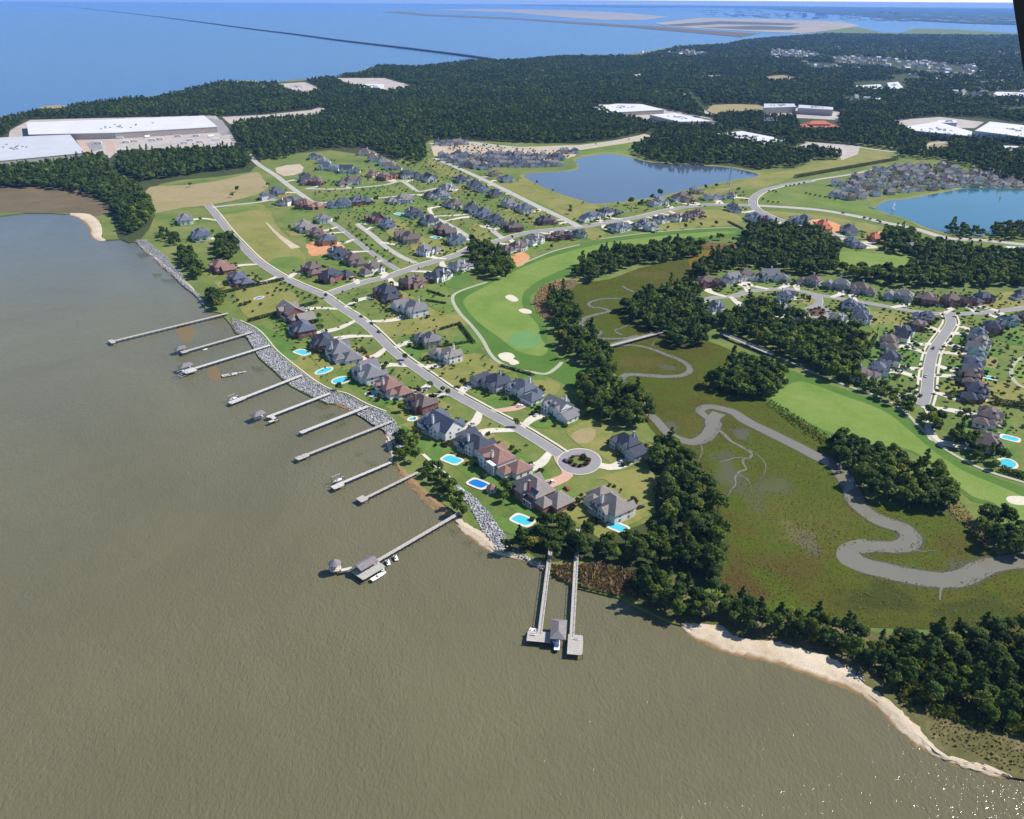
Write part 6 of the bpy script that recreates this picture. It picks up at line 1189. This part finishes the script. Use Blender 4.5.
def rz_road(x, y):
    p = at(x, y)[:2]; best = min(((np.linalg.norm((a + b) / 2 - p), math.atan2(*(b - a)[::-1])) for L in ROADS for a, b in zip(L[:-1], L[1:])), key=lambda q: q[0]); return best[1]
for x, y, c, lab in [(361.5,317,'car_dark','dark car on the shore road, uppermost of three parked in a line'),(372,324,'car_dark','dark car on the shore road, middle of three parked in a line'),(379,332.5,'car_dark','dark car on the shore road, lowest of three parked in a line'),(401.5,364.5,'car_silver','silver car at the kerb beside the red-brown waterfront house'),(977,312.2,'car_dark','dark car driving on the road above the right-hand street'),(933,349,'car_dark','dark car at the top kerb of the right-hand street'),(925.5,377,'car_silver','silver car low on the right-hand street'),(567,489.5,'car_red','dark red car in the courtyard beside the solar roofed mansion'),(368,357,'car_red','red car on the forecourt of the grey waterfront house'),(566,462,'car_dark','dark car entering the roundabout from the shore road'),(596,144.3,'car_dark','dark car on the highway left of the wood, nearer the terraces'),(629,139.5,'car_red','car on the highway left of the wood, farther along'),(486,244,'car_white','white car on the boulevard by the small wood'),(843,213.5,'car_dark','dark car on the pale main road, leftmost'),(878,221,'car_dark','dark car on the pale main road, next to the teal pond'),(700,206,'car_silver','silver car on the boulevard near the curve')]:
    car(x, y, c, lab, rz_road(x, y))

_r = random.Random(77)
for i, ((hb, W, D, rot, p, wp, st), where) in enumerate(PARKED):
    if wp < 17 or _r.random() < .45: continue
    s = 1 if (i + 1) % 2 else -1; u, v = W * .3 * s + _r.uniform(-2, 2), -D * .5 - _r.uniform(4, 8); q = (p[0] + u * math.cos(rot) - v * math.sin(rot), p[1] + u * math.sin(rot) + v * math.cos(rot))
    (X_, Y_), = pix(np.array([q]))[0]; cn = _r.choice(('white', 'dark', 'silver'))
    car(X_, Y_, 'car_' + cn, f'{cn} car at the house {where}', rot + 1.57 * _r.choice((-1, 1)) + _r.uniform(-.3, .3))

# ------------------------------------------------------------------ large buildings
def big_building(name, roof_px, h, label, wallm='cladding', roofm='membrane_white', cat='warehouse', doors=6, door_side=None):
    W = [at(x, y, LZ + h)[:2] for x, y in roof_px]; c = sum(W) / len(W); L = [tuple(q - c) for q in W]; b = empty(name, (c[0], c[1], LZ), 0)
    m = MB(); m.prism(L, -.3, h, wallm); m.build('wall', b)
    g = [(q[0] * 1.004, q[1] * 1.004) for q in L]; m = MB(); m.prism(g, h, h + .9, 'trim_white', roofm)
    r = random.Random(int(c[0])); ex = np.array(L)
    ro = m.build('roof', b)
    for k in range(14):
        wts = np.array([r.uniform(.2, 1) for _ in L]); wts /= wts.sum(); q = wts @ ex; u = MB(); u.box(q[0] - 2, q[0] + 2, q[1] - 1.4, q[1] + 1.4, h + .9, h + 2.3, 'metal'); u.build('roof_unit', ro)
    n = len(L)
    for i in range(n):          # loading doors on the walls that face the open side
        a, e = np.array(L[i]), np.array(L[(i + 1) % n]); d = e - a; ln = np.linalg.norm(d); d /= ln; nr = np.array([d[1], -d[0]]) * (1 if area(L) > 0 else -1)
        if nr[1] < -.5 and doors:
            for k in range(doors):
                q = a + d * ln * (k + .5) / doors + nr * .06; u = MB(); u.box(-2.0, 2.0, -.05, .05, 0, 4.2, 'cladding_tan'); o = u.build('loading_door', b, (q[0], q[1], .2)); o.rotation_euler = (0, 0, math.atan2(d[1], d[0]))
    tag(b, label, cat); return b
big_building('warehouse', [(27,123),(204,116),(217,127),(115,133),(29,135)], 11, 'very long white-roofed warehouse at the upper left', 'cladding_tan', doors=12)
big_building('warehouse', [(-60,141),(33,136.5),(70,135),(85,153),(0,161),(-60,166)], 11, 'pale grey-roofed warehouse cut by the left edge', 'cladding_tan', 'membrane_grey')
big_building('shopping_building', [(592,107),(617,104),(642,104.5),(664,110),(606,113)], 9, 'white flat-roofed building deep in the forest, left of the forest road', 'cladding_tan')
big_building('shopping_building', [(650,115),(674,113.5),(712,121.5),(679,122)], 9, 'long white flat-roofed building in the forest clearing nearest the forest road', 'cladding_tan')
big_building('shopping_building', [(717,134),(742,131.5),(786,140),(764,144)], 9, 'white flat-roofed building just above the left pond wood', 'cladding_tan')
big_building('warehouse', [(906,127),(937,122),(972,132),(971,136.5),(915,131)], 12, 'white-roofed blue-walled warehouse left of the pair above the villas', 'cladding')
big_building('warehouse', [(975,131),(990,122),(1045,128),(1045,140)], 12, 'white-roofed blue-walled warehouse at the right edge above the villas', 'cladding')
big_building('office_building', [(764,104),(794,104),(796,107),(764,108)], 14, 'grey long office block left of its twin above the red-roofed hall', 'cladding_tan', 'membrane_grey', 'office')
big_building('office_building', [(799,105),(833,107.5),(833,110),(798,108)], 14, 'grey long office block right of its twin above the red-roofed hall', 'cladding_tan', 'membrane_grey', 'office')
big_building('office_building', [(764,117.5),(777,117.5),(777,121),(764,121)], 10, 'dark blue office box left of the red-roofed hall', 'boat_blue', 'roof_slate', 'office', 0)
big_building('shopping_building', [(996,92),(1030,93),(1030,97),(992,96)], 8, 'pale pinkish building at the right edge in the upper forest', 'cladding_tan')
big_building('shopping_building', [(853,86),(880,84.5),(884,89),(856,89)], 8, 'white low school building in the far forest, left half', 'cladding_tan')
big_building('shopping_building', [(887,83),(898,82),(904,89),(890,89)], 9, 'white school building in the far forest, right half', 'cladding_tan')
big_building('shopping_building', [(365,84),(384,84.5),(383,89),(364,88)], 8, 'white low building on the bay shore among parking lots', 'cladding_tan')
big_building('shopping_building', [(259,84),(269,84),(269,87.5),(259,88)], 7, 'small white building in the trees on the bay shore', 'cladding_tan', doors=0)
big_building('shopping_building', [(278,85),(300,84),(318,89),(296,91)], 7, 'pale pinkish building on the cleared bay shore', 'cladding_tan', 'yard_paving', doors=3)
big_building('shopping_building', [(938,120.5),(956,120.5),(957,123),(937,123)], 8, 'small white building behind the blue-walled warehouses', 'cladding', doors=2)
big_building('shopping_building', [(1001,146),(1040,147.5),(1040,152),(1006,150.5)], 8, 'white flat roof between trees at the right edge', 'cladding_tan')
big_building('clubhouse', [(1006,247),(1040,248),(1040,252.5),(1004,251)], 5, 'white flat roof at the right edge beside the main road', 'cladding_tan', cat='building', doors=2)
# red-roofed hall
p = at(817, 129); b = empty('hall', (p[0], p[1], LZ), .1); m = MB(); m.box(-42, 42, -18, 18, -.3, 6, 'wall_tan'); m.box(-24, 24, -10, 10, 6, 11, 'wall_tan'); m.build('wall', b); m = MB(); m.hip(-42, 42, -18, 18, 6, .35, 'roof_orange', 2, .35); m.hip(-24, 24, -10, 10, 11.5, .5, 'roof_orange', 2); m.build('roof', b)
for k in range(8): u = MB(); u.box(-2.2, 2.2, -.06, .06, 0, 3.4, 'glass_dark'); u.build('window', b, (-35 + k * 10, -18.08, 1))
tag(b, 'wide hall with a tiered orange-red roof in the forest', 'building')
# trailers in the yards
def trailer(x, y, rz, label, col='gelcoat'):
    p = at(x, y); b = empty('trailer', (p[0], p[1], Z(5)), rz); m = MB(); m.box(-6.5, 6.5, -1.3, 1.3, 1.1, 4, col); m.build('body', b); w_ = MB(); w_.tube((0, -1.2, 0), (0, 1.2, 0), .5, .5, 'rubber', 8); wm = w_.mesh('wheel')
    for i in (-5, -3.8, 4.6): inst('wheel', wm, b, (i, 0, .5))
    tag(b, label, 'trailer', 'trailers in the warehouse yard')
for x, y, k in ((138,136,.3),(143,134,.3),(147,137.5,1.2),(168,134.5,.4),(172,135,.4),(178,137,.1),(206,133,1.0),(211,137,.9),(216,140,.6),(98,144,.2),(112,136,.1),(190,141,.2),(120,139,.2),(126,143,.1),(134,142,.3),(152,141,.2),(160,140,.1),(184,144,.3),(196,136.5,.1),(200,143,.2),(212,145,.5)):
    trailer(x, y, k, 'dark truck trailer parked in the warehouse yard' if x in (143, 168, 172) else 'white truck trailer parked in the warehouse yard', 'boat_blue' if x in (143, 168, 172) else 'gelcoat')

# power pylon by the left pond
def pylon(x, y, hgt):
    p = at(x, y); b = empty('power_pylon', (p[0], p[1], LZ), .4); m = MB(); w0 = hgt * .11; f = lambda t: w0 * (1 - .82 * min(1, t / .72)) if t < .72 else w0 * .18
    lv = [0, .18, .34, .48, .6, .72, .86, 1.0]
    for i in range(7):
        a, c = f(lv[i]), f(lv[i + 1]); z0, z1 = lv[i] * hgt, lv[i + 1] * hgt; A = [(-a, -a, z0), (a, -a, z0), (a, a, z0), (-a, a, z0)]; B = [(-c, -c, z1), (c, -c, z1), (c, c, z1), (-c, c, z1)]
        for k in range(4): m.tube(A[k], B[k], .22, .2, 'metal', 4, False); m.tube(A[k], B[(k + 1) % 4], .12, .12, 'metal', 4, False); m.tube(A[(k + 1) % 4], B[k], .12, .12, 'metal', 4, False)
    m.build('tower', b)
    for z in (.74, .85, .96): c = MB(); c.tube((-hgt * .13, 0, z * hgt), (hgt * .13, 0, z * hgt), .22, .22, 'metal', 4); c.tube((-hgt * .13, 0, z * hgt), (0, 0, z * hgt + 1.6), .12, .12, 'metal', 4); c.tube((hgt * .13, 0, z * hgt), (0, 0, z * hgt + 1.6), .12, .12, 'metal', 4); c.build('cross_arm', b)
    tag(b, 'grey lattice power pylon standing at the right end of the left pond', 'pylon')
pylon(729, 187, 30)
# fountains
def fountain(x, y, hgt, label):
    p = at(x, y); b = empty('fountain', (p[0], p[1], Z(5)), 0); r = np.random.default_rng(int(x)); n = 260; t = r.uniform(0, 1, n); a = r.uniform(0, 6.28, n); w_ = hgt * .26 * (1 - t) ** .7 + .15
    C = np.c_[np.cos(a) * w_ * r.uniform(.2, 1, n), np.sin(a) * w_ * r.uniform(.2, 1, n), t * hgt]; V = leaf_quads(C, r.normal(size=(n, 3)), .4, r); o = bpy.data.objects.new('spray', quads_mesh('spray', V, 'spray')); COL.objects.link(o); o.parent = b
    m = MB(); m.tube((0, 0, -.3), (0, 0, .35), 1.3, .9, 'metal', 10); m.build('nozzle_float', b); tag(b, label, 'fountain', 'fountains on the teal pond')
fountain(893, 210, 11, 'white fountain jet at the left end of the teal pond'); fountain(1000.5, 197, 6, 'small white fountain jet at the upper right of the teal pond')

# long causeway bridge across the bay
def causeway():
    zt = 5.5; px = [(-60,-0.5),(15,3.4),(60,6),(100,10),(150,15.6),(200,21.8),(254,29),(300,34.6),(340,40),(400,47),(440,51.8),(470,55.6),(490,58.5)]
    px = [(x, max(y, 3.2)) for x, y in px[1:]]
    L = world_line(px, zt, 3); c = L[-1]; L = [q - np.array([c[0], c[1], 0]) for q in L]; b = empty('causeway_bridge', (c[0], c[1], 0), 0)
    m = MB(); ribbon_mb(m, L, 22, zt, 'causeway_concrete', 0, 3.2); m.build('deck', b)
    for s in (-1, 1): m = MB(); ribbon_mb(m, L, .8, zt + 1.6, 'causeway_concrete', s * 11.5, 2.2); m.build('parapet', b)
    P = np.array(L)[:, :2]; s = np.r_[0, np.cumsum(np.linalg.norm(np.diff(P, axis=0), axis=1))]; q = MB(); q.box(-9, 9, -.8, .8, -2, zt - 3.2, 'causeway_concrete'); qm = q.mesh('pier'); n = 90; end = s[-1]; start = max(0, end - 7000)
    for k in range(n):
        t = start + (end - start) * (k + .5) / n; x = np.interp(t, s, P[:, 0]); y = np.interp(t, s, P[:, 1]); i = min(len(P) - 2, int(np.searchsorted(s, t) - 1)); d = P[i + 1] - P[i]; inst('bridge_pier', qm, b, (x, y, 0), math.atan2(d[1], d[0]) + math.pi / 2)
    tag(b, 'very long low causeway bridge running across the bay', 'bridge')
causeway()

# far suburb: small pale houses between the trees beyond counting
def suburb():
    P = scatter([[(764,50),(800,49),(832,56),(800,61),(764,58)],[(828,58),(860,56),(925,61),(985,66),(978,77),(930,76),(880,69),(835,66)],[(640,53),(700,50),(720,55),(660,60)],[(900,76),(1024,72),(1024,84),(940,86)],[(780,48),(1024,45),(1024,56),(860,54)],[(800,62),(860,66),(860,74),(800,70)],[(930,88),(1024,90),(1024,104),(960,100)],[(840,96),(880,98),(880,106),(840,104)]], 58)
    m = MB()
    for x, y in P:
        if random.random() < .3: continue
        a = random.uniform(0, 3.1); k = random.uniform(.8, 1.4); mm = random.choice(['wall_white', 'wall_white', 'wall_tan', 'wall_yellow']); rr = random.choice(['roof_grey', 'roof_tan', 'roof_lilac', 'membrane_grey'])
        c, s = math.cos(a), math.sin(a); q = lambda u, v, z: (x + u * c - v * s, y + u * s + v * c, LZ + z)
        hx, hy = 9 * k, 6 * k; m.add([q(-hx, -hy, 0), q(hx, -hy, 0), q(hx, hy, 0), q(-hx, hy, 0), q(-hx, -hy, 7), q(hx, -hy, 7), q(hx, hy, 7), q(-hx, hy, 7)], [(0, 1, 5, 4), (1, 2, 6, 5), (2, 3, 7, 6), (3, 0, 4, 7)], mm)
        m.add([q(-hx, -hy, 7), q(hx, -hy, 7), q(hx, hy, 7), q(-hx, hy, 7), q(-hx, 0, 11), q(hx, 0, 11)], [(0, 1, 5, 4), (2, 3, 4, 5), (3, 0, 4), (1, 2, 5)], rr)
    o = m.build('far_suburb'); tag(o, 'far suburb of small pale houses among the distant trees', 'suburb', kind='stuff'); print('SUBURB', len(P))
suburb()
def far_town():
    r = random.Random(3); m = MB()
    for k in range(170):
        x = r.uniform(700, 1024); y = 9 + (x - 700) / 324 * 8 + r.uniform(0, 7); p = at(x, y, 6); s = r.uniform(25, 90); hh = r.uniform(6, 16) if r.random() < .95 else 60; m.box(p[0] - s, p[0] + s, p[1] - s * .6, p[1] + s * .6, 5, 6 + hh, r.choice(['wall_white', 'membrane_grey', 'cladding_tan', 'cladding']))
    o = m.build('far_town'); tag(o, 'pale buildings of the distant town on the far shore', 'town', kind='stuff')
far_town()

# the aircraft's own wing strut at the edge of the open window
def strut():
    A = cam.matrix_world @ Vector(((1008 - 512) / FPX * 2.2, (409.5 + 30) / FPX * 2.2, -2.2)); B = cam.matrix_world @ Vector(((1031 - 512) / FPX * 2.2, (409.5 - 120) / FPX * 2.2, -2.2))
    R_ = Vector(_R); w_ = .11; m = MB(); Ff = Vector(_F)
    sec = lambda P: [P, P + R_ * w_ * .5 - Ff * .03, P + R_ * w_, P + R_ * w_ * .5 + Ff * .03]
    m.add([tuple(q) for q in sec(A) + sec(B)], [(0, 1, 5, 4), (1, 2, 6, 5), (2, 3, 7, 6), (3, 0, 4, 7), (3, 2, 1, 0), (4, 5, 6, 7)], 'strut_paint'); o = m.build('wing_strut'); tag(o, 'dark edge of the aircraft wing strut at the top right corner', 'aircraft strut')
strut()

# ------------------------------------------------------------------ the air: one closed box round everything
mb = MB(); mb.box(-61000, 61000, -61000, 61000, -2.0, H + 12, 'haze'); o = mb.build('haze'); tag(o, kind='stuff', label='thin blue haze over the far shore', cat='haze')
